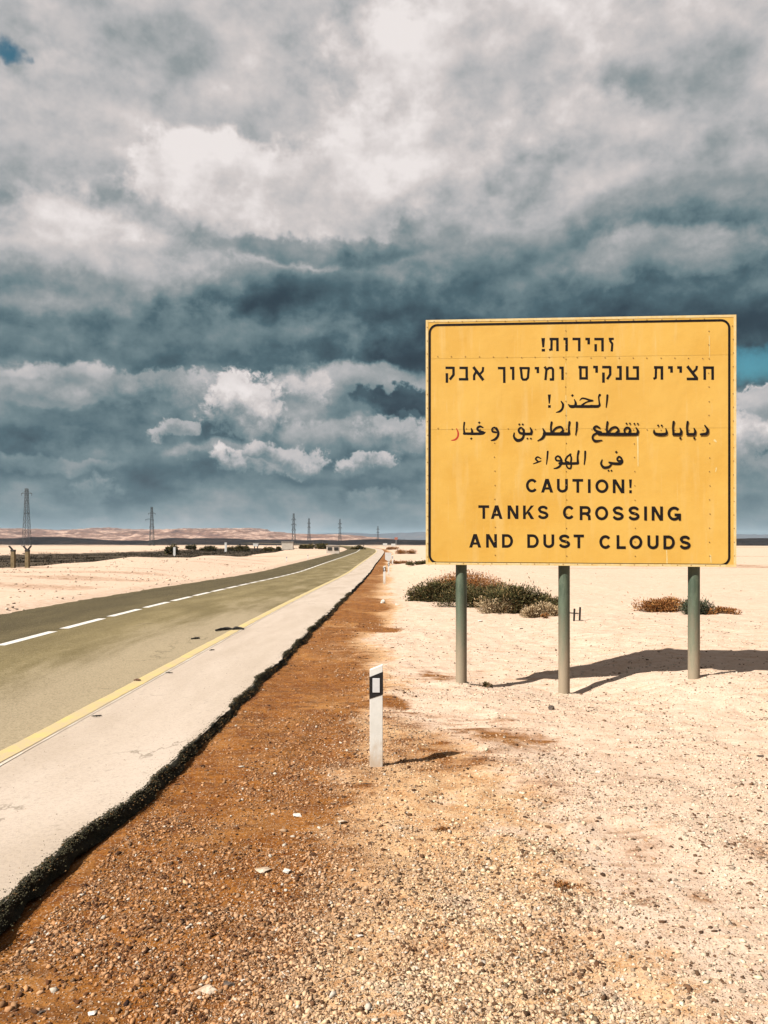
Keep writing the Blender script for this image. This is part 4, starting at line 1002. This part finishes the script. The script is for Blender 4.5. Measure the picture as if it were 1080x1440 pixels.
# short dark frame of two stakes behind the middle pole
x, y, z = atg(811, 874)
rt = empty('stake_frame', (x, y, z), 'pair of short black stakes joined by a bar just right of the middle pole', 'stakes')
for q, hh in ((-.058, .25), (.052, .28)):
    link('stake', MB().obox((q, 0, -.1), (q + .015, 0, hh), .034, .03).mesh('stake', MAT_PB), rt)
link('cross_bar', MB().obox((-.17, .02, .17), (.04, .02, .15), .022, .02).mesh('cross_bar', MAT_PB), rt)

# ------------------------------------------------------------------ shrubs
def leaf_mat(name, c1, c2, c3):
    m_, k, p = mat(name, .8, .15)
    a_ = k.new('ShaderNodeAttribute', attribute_name='col').outputs['Color']; r_, g_, b__ = k.sep(a_)
    k.put(p.inputs['Base Color'], k.mix(k.sstep(g_, .55, 1), k.mix(r_, c1, c2), c3)); return m_
MAT_GREEN = leaf_mat('olive_shrub_leaf', (.034, .038, .012), (.12, .11, .036), (.26, .17, .07))
MAT_RUST = leaf_mat('rusty_shrub_leaf', (.20, .065, .014), (.42, .16, .040), (.50, .26, .09))
MAT_STRAW = leaf_mat('dry_straw', (.52, .37, .20), (.80, .62, .40), (.30, .18, .08))
MAT_GREY = leaf_mat('grey_green_shrub_leaf', (.055, .075, .045), (.11, .135, .08), (.18, .14, .08))
MAT_SHADETUFT = leaf_mat('cloud_shade_tuft', (.016, .013, .008), (.040, .030, .014), (.09, .055, .022))  # near-black tuft colours stand in for cloud shade over the hollow
MAT_TWIG = simple('dry_twig_bark', (.10, .06, .035), (.22, .14, .08), 30, .9, .1)
def foliage(rx, ry, rz, n, ls, seed, spiky=.4, lumps=9):
    rs = np.random.default_rng(seed)
    lc = rs.uniform(-1, 1, (lumps, 3)) * np.array([.72, .6, .35]); lc[:, 2] = rs.uniform(.15, .62, lumps); lr = rs.uniform(.28, .52, lumps)
    lc[:, 2] *= (1 - .5 * np.abs(lc[:, 0])); w_ = rs.integers(0, lumps, n)
    d = rs.normal(0, 1, (n, 3)); d /= np.linalg.norm(d, axis=1)[:, None]; rr = rs.random(n) ** .45
    P_ = lc[w_] + d * (lr[w_] * rr)[:, None] * (1 + .35 * rs.normal(0, 1, (n, 1)) * (rs.random((n, 1)) < .25))
    P_[:, 2] = np.abs(P_[:, 2]) * .95 + .0
    P_ = P_ * np.array([rx, ry, rz])
    # leaf = narrow triangle pair pointing outward and up
    o_ = d * np.array([1, 1, .6]) + np.array([0, 0, spiky]) + rs.normal(0, .45, (n, 3)); o_ /= np.linalg.norm(o_, axis=1)[:, None]
    sd = np.cross(o_, rs.normal(0, 1, (n, 3))); sd /= np.linalg.norm(sd, axis=1)[:, None]
    L = ls * rs.uniform(.6, 1.5, (n, 1)); wd_ = L * rs.uniform(.22, .42, (n, 1))
    v = np.stack([P_ - o_ * L * .5, P_ + sd * wd_ * .5, P_ + o_ * L * .6, P_ - sd * wd_ * .5], 1).reshape(-1, 3)
    f = np.arange(n * 4).reshape(-1, 4)
    c = np.stack([np.clip(rs.normal(.5, .3, n), 0, 1), rs.random(n), rs.random(n)], -1)
    lumpc = rs.uniform(-.25, .25, lumps)[w_]; c[:, 0] = np.clip(c[:, 0] + lumpc, 0, 1)
    return v, f, np.repeat(c, 4, 0), lc * np.array([rx, ry, rz])
def shrub(px, pyb, wpx, hpx, m_, n, lab, seed, ls=.05, spiky=.5, dmul=.6, name='desert_shrub', grp='shrubs on the desert plain', lumps=9, cat='shrub', Y=None, twigs=26):
    if Y is None: x, y, z = atg(px, pyb)
    else: x = (px - 540) / F * Y; y = Y; z = ghf(x, y)
    rx = wpx * y / F / 2; rz = hpx * y / F; rt = empty(name, (x, y + rx * dmul * .5, z), lab, cat, grp)
    z = ghf(x, y + rx * dmul * .5); rt.location.z = z
    v, f, c, lc = foliage(rx, rx * dmul, rz, n, ls, seed, spiky, lumps)
    link('foliage', mesh_np('foliage', v, f, m_, False, c), rt)
    mb = MB(); rs = random.Random(seed)
    for i in range(twigs):
        q = lc[rs.randrange(len(lc))]; e_ = Vector((q[0] + rs.gauss(0, .2) * rx, q[1] + rs.gauss(0, .15) * rx, max(.05, q[2] * rs.uniform(.8, 1.7))))
        b0 = Vector((q[0] * .35 + rs.gauss(0, .05), q[1] * .3, -.03)); mid = b0.lerp(e_, .5) + Vector((rs.gauss(0, .04), rs.gauss(0, .04), .03))
        mb.tube([b0, mid, e_], [.009, .006, .002], 5, False)
    link('branches', mb.mesh('branches', MAT_TWIG), rt)
    return rt
G = 'shrubs on the desert plain'
shrub(622, 847, 92, 38, MAT_GREEN, 15000, 'dark green shrub forming the left end of the long thicket behind the left pole', 1, .055, lumps=14, dmul=.45)
shrub(674, 855, 112, 40, MAT_GREEN, 13000, 'dark green shrub directly behind the left pole in the thicket', 9, .05, lumps=12, dmul=.45)
shrub(664, 836, 140, 36, MAT_RUST, 14000, 'rust brown low shrub at the back of the thicket above the green ones', 2, .05, dmul=.4, lumps=12)
shrub(729, 863, 100, 47, MAT_GREEN, 16000, 'tallest dark green shrub, right part of the thicket between the poles', 3, .055, lumps=14, dmul=.5)
shrub(772, 860, 36, 30, MAT_GREEN, 5000, 'small round dark green shrub beside the middle pole', 4, .045, lumps=7)
shrub(698, 863, 76, 33, MAT_STRAW, 7000, 'pale straw coloured bush in front of the green thicket between the poles', 5, .045, .9, lumps=11, dmul=.4)
shrub(763, 868, 58, 24, MAT_STRAW, 5000, 'low dry grassy bush at the right foot of the thicket by the middle pole', 6, .045, .9, lumps=9, dmul=.4)
shrub(944, 861, 86, 25, MAT_RUST, 6500, 'orange brown dry shrub left of the right pole', 7, .045, .6, lumps=14, dmul=.5)
shrub(988, 865, 60, 30, MAT_GREY, 6000, 'grey green shrub directly behind the right pole', 8, .045, .4, lumps=10, dmul=.5)
shrub(1014, 864, 58, 13, MAT_RUST, 3000, 'flat reddish dry growth trailing right of the right pole', 18, .04, .4, lumps=9, dmul=.5)
shrub(585, 795, 32, 10, MAT_GREEN, 3000, 'small dark green bush just left of the sign board, farther off', 10, .09, lumps=8)
shrub(573, 779, 34, 9, MAT_RUST, 3000, 'reddish brown bush beyond the green one, left of the sign board', 11, .12, lumps=9)
shrub(552, 773, 20, 5, MAT_RUST, 1500, 'low reddish bush beside the white boards at the bend', 12, .16, lumps=6)
shrub(560, 793, 26, 6, MAT_RUST, 1500, 'thin brown brush left of the small dark green bush', 13, .08, lumps=6)
shrub(682, 967, 20, 9, MAT_GREEN, 500, 'tiny dark weed growing at the foot of the left sign pole', 14, .022, .8, lumps=5, twigs=10, name='weed', cat='weed', grp='small weeds on open sand')
shrub(827, 872, 7, 10, MAT_RUST, 160, 'thin dry weed right of the stake frame', 15, .04, 1.2, lumps=4, twigs=8, name='weed', cat='weed', grp='small weeds on open sand') if False else None
shrub(766, 870, 10, 10, MAT_RUST, 260, 'upright rusty weed at the front foot of the thicket', 15, .04, 1.2, lumps=4, twigs=8, name='weed', cat='weed', grp='small weeds on open sand')
shrub(745, 868, 9, 5, MAT_RUST, 200, 'small brown tuft before the tallest green shrub', 16, .03, .8, lumps=4, twigs=6, name='weed', cat='weed', grp='small weeds on open sand')
shrub(800, 1248, 40, 5, MAT_RUST, 260, 'flat rusty dead tuft in the tan patch of the gravel', 17, .014, .3, lumps=6, twigs=0, name='weed', cat='weed', grp='small weeds on open sand')
shrub(625, 1170, 34, 5, MAT_RUST, 260, 'flat red brown dead tuft on the gravel below the marker post shadow', 19, .014, .3, lumps=6, twigs=0, name='weed', cat='weed', grp='small weeds on open sand')

# dark tufts added to deepen the painted cloud shade in the hollow (stuff)
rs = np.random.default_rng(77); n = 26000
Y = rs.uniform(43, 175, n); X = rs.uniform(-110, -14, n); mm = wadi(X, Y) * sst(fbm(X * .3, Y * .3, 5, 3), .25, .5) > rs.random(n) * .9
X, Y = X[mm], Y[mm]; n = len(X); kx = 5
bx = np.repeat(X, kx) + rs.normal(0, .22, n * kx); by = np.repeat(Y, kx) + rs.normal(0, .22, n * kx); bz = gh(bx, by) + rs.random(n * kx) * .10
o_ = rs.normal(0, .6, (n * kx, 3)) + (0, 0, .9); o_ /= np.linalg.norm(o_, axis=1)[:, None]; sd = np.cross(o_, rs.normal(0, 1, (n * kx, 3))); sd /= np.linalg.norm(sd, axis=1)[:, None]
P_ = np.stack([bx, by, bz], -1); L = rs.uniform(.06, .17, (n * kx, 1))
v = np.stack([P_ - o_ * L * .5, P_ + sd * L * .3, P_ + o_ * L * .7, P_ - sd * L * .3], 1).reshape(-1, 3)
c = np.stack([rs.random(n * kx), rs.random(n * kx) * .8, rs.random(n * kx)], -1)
tag(link('shade_tufts', mesh_np('shade_tufts', v, np.arange(len(v)).reshape(-1, 4), MAT_SHADETUFT, False, np.repeat(c, 4, 0))), 'low dark tufts added for the cloud shade in the hollow left of the road', 'scrub', kind='stuff')
print('scrub', n)
# line of dark bushes beyond the hollow
treeline = [(243, 774, 26, 13), (268, 768, 14, 6), (292, 768, 26, 5), (330, 770, 30, 6), (345, 770, 16, 5), (376, 770, 18, 4), (391, 769, 8, 5), (428, 770, 14, 4), (444, 773, 26, 6), (456, 771, 16, 7), (502, 768, 22, 4)]
tl_lab = ['round olive bush behind the white cabinet, biggest of the far bushes', 'dark far bush next right of the olive bush with the white cabinet', 'long dark far bush under the dark blue hills, third from the left', 'dark far bush left of the white tank', 'dark far bush touching the white tank on the left', 'low dark far bush just right of the white tank', 'small dark far bush next to the pale block house', 'low dark far bush at the foot of the third pylon', 'broad dark bush on the bank where the far road edge ends', 'dark bush behind the small white hut', 'dark far bush strip beyond the bend of the road']
for i, (px, pb, wp, hp) in enumerate(treeline):
    Y = 150 if i != 0 else 112
    x = (px - 540) / F * Y; z0 = H - (pb - HZ) * Y / F
    s_ = shrub(px, 0, wp, hp + 3, MAT_GREEN, 1600, tl_lab[i], 200 + i, .35, .3, name='far_bush', grp='line of far dark bushes', Y=Y, twigs=6)

# ------------------------------------------------------------------ fence posts, boxes and huts left of the road
MAT_CP = simple('weathered_post', (.20, .15, .08), (.36, .27, .16), 5, .9, .1, bs=.5, bd=.02)
MAT_DK = simple('dark_iron', (.015, .014, .012), (.04, .035, .03), 10, .7, .3, bs=.3)
def fpost(px, lab, flip):
    Y = 43.6; x = (px - 540) / F * Y; z0 = H - 41 * Y / F
    rt = empty('fence_post', (x, Y, z0), lab, 'fence post', 'old fence posts left of the road')
    link('post_shaft', MB().box(-.10, .10, -.10, .10, -.9, 1.02).mesh('post_shaft', MAT_CP), rt)
    link('arm', MB().obox((0, 0, 1.0), (-.22, -.02, 1.26), .09, .08).mesh('arm', MAT_DK), rt)
    if flip: link('arm', MB().obox((0, 0, 1.0), (.20, .02, 1.26), .09, .08).mesh('arm', MAT_DK), rt)
    link('arm_bracket', MB().box(-.11, .11, -.11, .11, .95, 1.05).mesh('arm_bracket', MAT_DK), rt)
    return rt
fpost(18.5, 'leftmost old fence post with one dark slanted arm', False); fpost(38.5, 'second old fence post with a forked dark top', True)
MAT_HUT = simple('whitewashed_wall', (.62, .52, .44), (.76, .67, .58), 2, .9, .1, bs=.3)
MAT_BOXW = simple('white_enamel', (.74, .72, .70), (.84, .82, .80), 2, .6, .3)
def wbox(px, pyt, pyb, wpx, Y, lab, name, cat, legs=False, roof=False):
    x = (px - 540) / F * Y; zb = H - (pyb - HZ) * Y / F; zt = H - (pyt - HZ) * Y / F; w_ = wpx * Y / F
    g0 = ghf(x, Y); rt = empty(name, (x, Y, min(g0, zb)), lab, cat); b0 = (zb - rt.location.z) if legs else -.3
    o = link('body', MB().box(-w_ / 2, w_ / 2, -w_ * .35, w_ * .35, b0, zt - rt.location.z).mesh('body', MAT_BOXW), rt)
    md = o.modifiers.new('bevel', 'BEVEL'); md.width = w_ * .04
    link('lid', MB().box(-w_ * .55, w_ * .55, -w_ * .4, w_ * .4, zt - rt.location.z, zt - rt.location.z + w_ * .08).mesh('lid', MAT_BOXW), rt)
    if legs:
        for sx in (-1, 1): link('leg', MB().box(sx * w_ * .3 - .08, sx * w_ * .3 + .08, -.08, .08, -.4, b0 - .002).mesh('leg', MAT_DK), rt)
wbox(245.5, 769.5, 777, 3.2, 105, 'white cabinet standing in front of the round olive bush', 'cabinet', 'cabinet')
wbox(317.5, 763, 769.5, 3, 140, 'narrow white cabinet between the far bushes', 'cabinet', 'cabinet')
wbox(360, 764.5, 768.5, 7, 140, 'white tank on dark legs among the far bushes', 'water_tank', 'tank', legs=True)
def hut(px, pyt, pyb, wpx, Y, lab, wins, m_=MAT_HUT):
    x = (px - 540) / F * Y; zb = H - (pyb - HZ) * Y / F; zt = H - (pyt - HZ) * Y / F; w_ = wpx * Y / F; dp = w_ * .5
    rt = empty('hut', (x, Y, zb), lab, 'hut'); h_ = zt - zb
    link('wall', MB().box(-w_ / 2, w_ / 2, 0, dp, -.6, h_).mesh('wall', m_), rt)
    link('roof', MB().box(-w_ * .53, w_ * .53, -w_ * .04, dp + w_ * .04, h_ + .002, h_ + w_ * .04).mesh('roof', m_), rt)
    for (a, b_, c_, d_) in wins:
        fr = link('window', MB().box(a * w_ - w_ / 2, b_ * w_ - w_ / 2, -.06, -.004, c_ * h_, d_ * h_).mesh('window', MAT_DK), rt)
hut(468, 767.5, 777, 18, 108, 'small white hut with two dark openings where the road bends', ((.1, .42, .35, .8), (.6, .92, .35, .8)))
hut(404, 762.5, 769, 16, 160, 'plain pale block house left of the third pylon', ())

# ------------------------------------------------------------------ pylons
MAT_PYL = simple('galvanised_pylon', (.055, .06, .065), (.09, .095, .10), 1, .6, .3, .3)
def pylon(px, pyt, Y, lab, arms=((.93, .16),), htot=None):
    x = (px - 540) / F * Y; z0 = -9.2; zt = H + (HZ - pyt) * Y / F; h_ = zt - z0
    rt = empty('pylon', (x, Y, z0), lab, 'pylon', 'lattice pylons across the plain')
    wb, wt = h_ * .058, h_ * .016; tk = max(.11, Y * .00024)
    def wz(q): return wb * (1 - q) ** 1.25 + wt * (1 - (1 - q) ** 1.25)
    for sx in (-1, 1):
        for sy in (-1, 1):
            mb = MB(); last = None
            for i in range(9):
                q = i / 8; pnt = (sx * wz(q), sy * wz(q), q * h_)
                if last: mb.obox(last, pnt, tk * 1.3)
                last = pnt
            link('leg', mb.mesh('leg', MAT_PYL), rt)
    mb = MB(); qs = [1 - (1 - i / 11) ** 1.12 for i in range(12)]
    for i in range(11):
        a, b_ = qs[i], qs[i + 1]; wa, wb2 = wz(a), wz(b_)
        for (p0, p1, p2, p3) in (((-1, -1), (1, -1), 0, 0), ((1, -1), (1, 1), 0, 0), ((1, 1), (-1, 1), 0, 0), ((-1, 1), (-1, -1), 0, 0)):
            A0 = (p0[0] * wa, p0[1] * wa, a * h_); A1 = (p1[0] * wa, p1[1] * wa, a * h_); B0 = (p0[0] * wb2, p0[1] * wb2, b_ * h_); B1 = (p1[0] * wb2, p1[1] * wb2, b_ * h_)
            mb.obox(A0, B1, tk * .8); mb.obox(A1, B0, tk * .8); mb.obox(B0, B1, tk * .8)
    link('bracing', mb.mesh('bracing', MAT_PYL), rt)
    for (q, wl, *sd_) in arms:
        mb = MB(); Lr = wl * h_; Ll = Lr if not sd_ else sd_[0] * h_; z = q * h_
        mb.obox((-Ll, 0, z), (Lr, 0, z), tk * 1.5); mb.obox((-Ll, 0, z), (0, 0, z + .045 * h_), tk); mb.obox((Lr, 0, z), (0, 0, z + .045 * h_), tk)
        for s_ in (-Ll, Lr):
            mb.obox((s_ * .92, 0, z), (s_ * .92, 0, z - .03 * h_), tk * 1.2)
        link('cross_arm', mb.mesh('cross_arm', MAT_PYL), rt)
pylon(37.5, 687, 372, 'tallest lattice pylon, at the far left behind the fence posts', ((.93, .075), (.80, .03), (.66, .03)))
pylon(213.5, 713, 560, 'lattice pylon standing left of centre above the round olive bush', ((.86, .08), (.73, .04, .14), (.58, .05)))
pylon(413, 722, 700, 'dark lattice pylon above the far lane of the road, third from the left', ((.84, .06), (.70, .07), (.56, .06)))
pylon(434.5, 729, 900, 'thin lattice pylon close right of the third one', ((.84, .05), (.70, .05)))
pylon(478, 730, 900, 'lattice pylon straight above the bend of the road', ((.84, .06), (.70, .07)))
pylon(531.5, 740, 1500, 'faintest and farthest pylon, above the nearest marker post', ((.84, .08), (.66, .08)))

# ------------------------------------------------------------------ hills
def hill_mat(name, cols, sc, vs, bd=6):
    m_, k, p = mat(name, .95, .05)
    co = k.new('ShaderNodeTexCoord').outputs['Object']; zz = k.sep(co)[2]
    n1, _ = k.noise(k.vscale(co, (1, 1, vs)), sc, 8, .65, .4); n2, _ = k.noise(co, sc * 4.5, 6, .68)
    f_ = k.m('ADD', k.m('MULTIPLY', n1, .6), k.m('MULTIPLY', n2, .4))
    k.put(p.inputs['Base Color'], k.ramp(f_, [(.36 + .28 * i / (len(cols) - 1), c_) for i, c_ in enumerate(cols)])); bump(k, p, n2, 1, bd)
    return m_
MAT_H1 = hill_mat('pink_badland_rock', [(.05, .032, .038), (.20, .11, .085), (.26, .15, .11), (.66, .45, .35), (.15, .085, .07)], .010, 7)
MAT_H2 = hill_mat('dark_ridge', [(.012, .010, .012), (.024, .019, .019), (.060, .040, .034)], .02, 2)  # very dark tones over the whole low ridge
MAT_H3 = hill_mat('far_mountain_rock', [(.05, .055, .07), (.08, .085, .10), (.16, .14, .14)], .002, 3, 20)
MAT_H4 = hill_mat('pale_flat', [(.50, .34, .24), (.66, .50, .38), (.74, .59, .47)], .03, 1)
def ridge(name, x0, x1, nx, y0, dep, nyy, top, m_, seed, zbase=-12, rough=.25, gul=0.02):
    xs = np.linspace(x0, x1, nx); vs_ = np.linspace(0, 1, nyy); Xg, Vg = np.meshgrid(xs, vs_)
    pf = top(xs)[None, :]; sh = sst(Vg, 0, .38) * (1 - sst(Vg, .62, 1)); Yg = y0 + Vg * dep
    g_ = (np.abs(fbm(Xg * gul, Yg * gul * .6, seed, 4) - .5) * 2) ** .8
    hz = (pf - zbase) * sh * (1 - rough * g_ * (1 - sst(Vg, .35, .5)) - rough * .35 * fbm(Xg * gul * 4, Yg * gul * 3, seed + 9, 3))
    hz = hz * 1.0 + zbase
    I = np.arange(nx * nyy).reshape(nyy, nx); Fq = np.stack([I[:-1, :-1], I[:-1, 1:], I[1:, 1:], I[1:, :-1]], -1).reshape(-1, 4)
    return tag(link(name, mesh_np(name, np.stack([Xg, Yg, hz], -1).reshape(-1, 3), Fq, m_, False)), kind='structure')
def topf(Y, pts, seed, amp, sc):
    px_ = [q[0] for q in pts]; py_ = [q[1] for q in pts]
    def f(xs):
        u = xs / Y * F + 540; y = np.interp(u, px_, py_); z = H + (HZ - y) * Y / F
        return z + (fbm(xs * sc, xs * 0 + seed, seed, 5) - .5) * amp * Y / F
    return f
Y = 900; ridge('dark_hills', -1500, 1500, 700, Y - 80, 240, 14, topf(Y, [(-900, 754), (0, 757), (60, 754), (110, 759), (200, 760), (225, 757), (300, 757), (420, 759), (480, 760), (540, 757.5), (600, 758.5), (1080, 757), (1900, 757)], 3, 3.5, .03), MAT_H2, 5, rough=.12)
Y = 620; ridge('pale_flats', -1200, 1200, 500, Y - 60, 130, 10, topf(Y, [(-900, 765), (0, 766), (60, 766), (200, 766.5), (420, 766.5), (560, 766.5), (1080, 767.5), (1900, 767)], 8, 1.2, .02), MAT_H4, 15, rough=.05)
Y = 2600; ridge('badland_hills', -4200, 150, 900, Y - 350, 1100, 40, topf(Y, [(-1200, 735), (-300, 738), (0, 741), (60, 743), (110, 742), (170, 745), (240, 741), (330, 742), (375, 745), (400, 748), (430, 750), (470, 750), (510, 753), (560, 758), (600, 764)], 13, 3.0, .006), MAT_H1, 25, rough=.5, gul=.012)
Y = 3400; ridge('brown_mesa', -1900, 0, 400, Y - 250, 800, 24, topf(Y, [(-60, 752), (80, 743), (130, 740), (190, 743), (260, 741), (350, 741), (365, 743), (372, 748), (480, 752), (540, 758)], 17, 1.6, .01), MAT_H1, 35, rough=.4, gul=.01)
Y = 7000; ridge('far_mountains', -4000, 9000, 700, Y - 600, 2200, 30, topf(Y, [(-100, 752), (430, 751), (480, 747), (520, 749), (560, 747), (600, 745.5), (800, 744), (1035, 749), (1080, 751), (1500, 746), (1900, 748)], 23, 3.0, .0015), MAT_H3, 45, rough=.55, gul=.003)

# ------------------------------------------------------------------ haze
HAZE = 0.00004
mh = bpy.data.materials.new('haze'); mh.use_nodes = True; nt = mh.node_tree; nt.nodes.clear()
oo = nt.nodes.new('ShaderNodeOutputMaterial'); pvn = nt.nodes.new('ShaderNodeVolumePrincipled')
pvn.inputs['Color'].default_value = (.62, .76, .90, 1); pvn.inputs['Density'].default_value = HAZE; pvn.inputs['Anisotropy'].default_value = 0.1
nt.links.new(pvn.outputs[0], oo.inputs['Volume'])
o = link('haze', MB().box(-12500, 12500, -900, 12500, -16, 130).mesh('haze', mh)); tag(o, 'pale blue air between the near ground and the far hills', 'haze', kind='stuff')
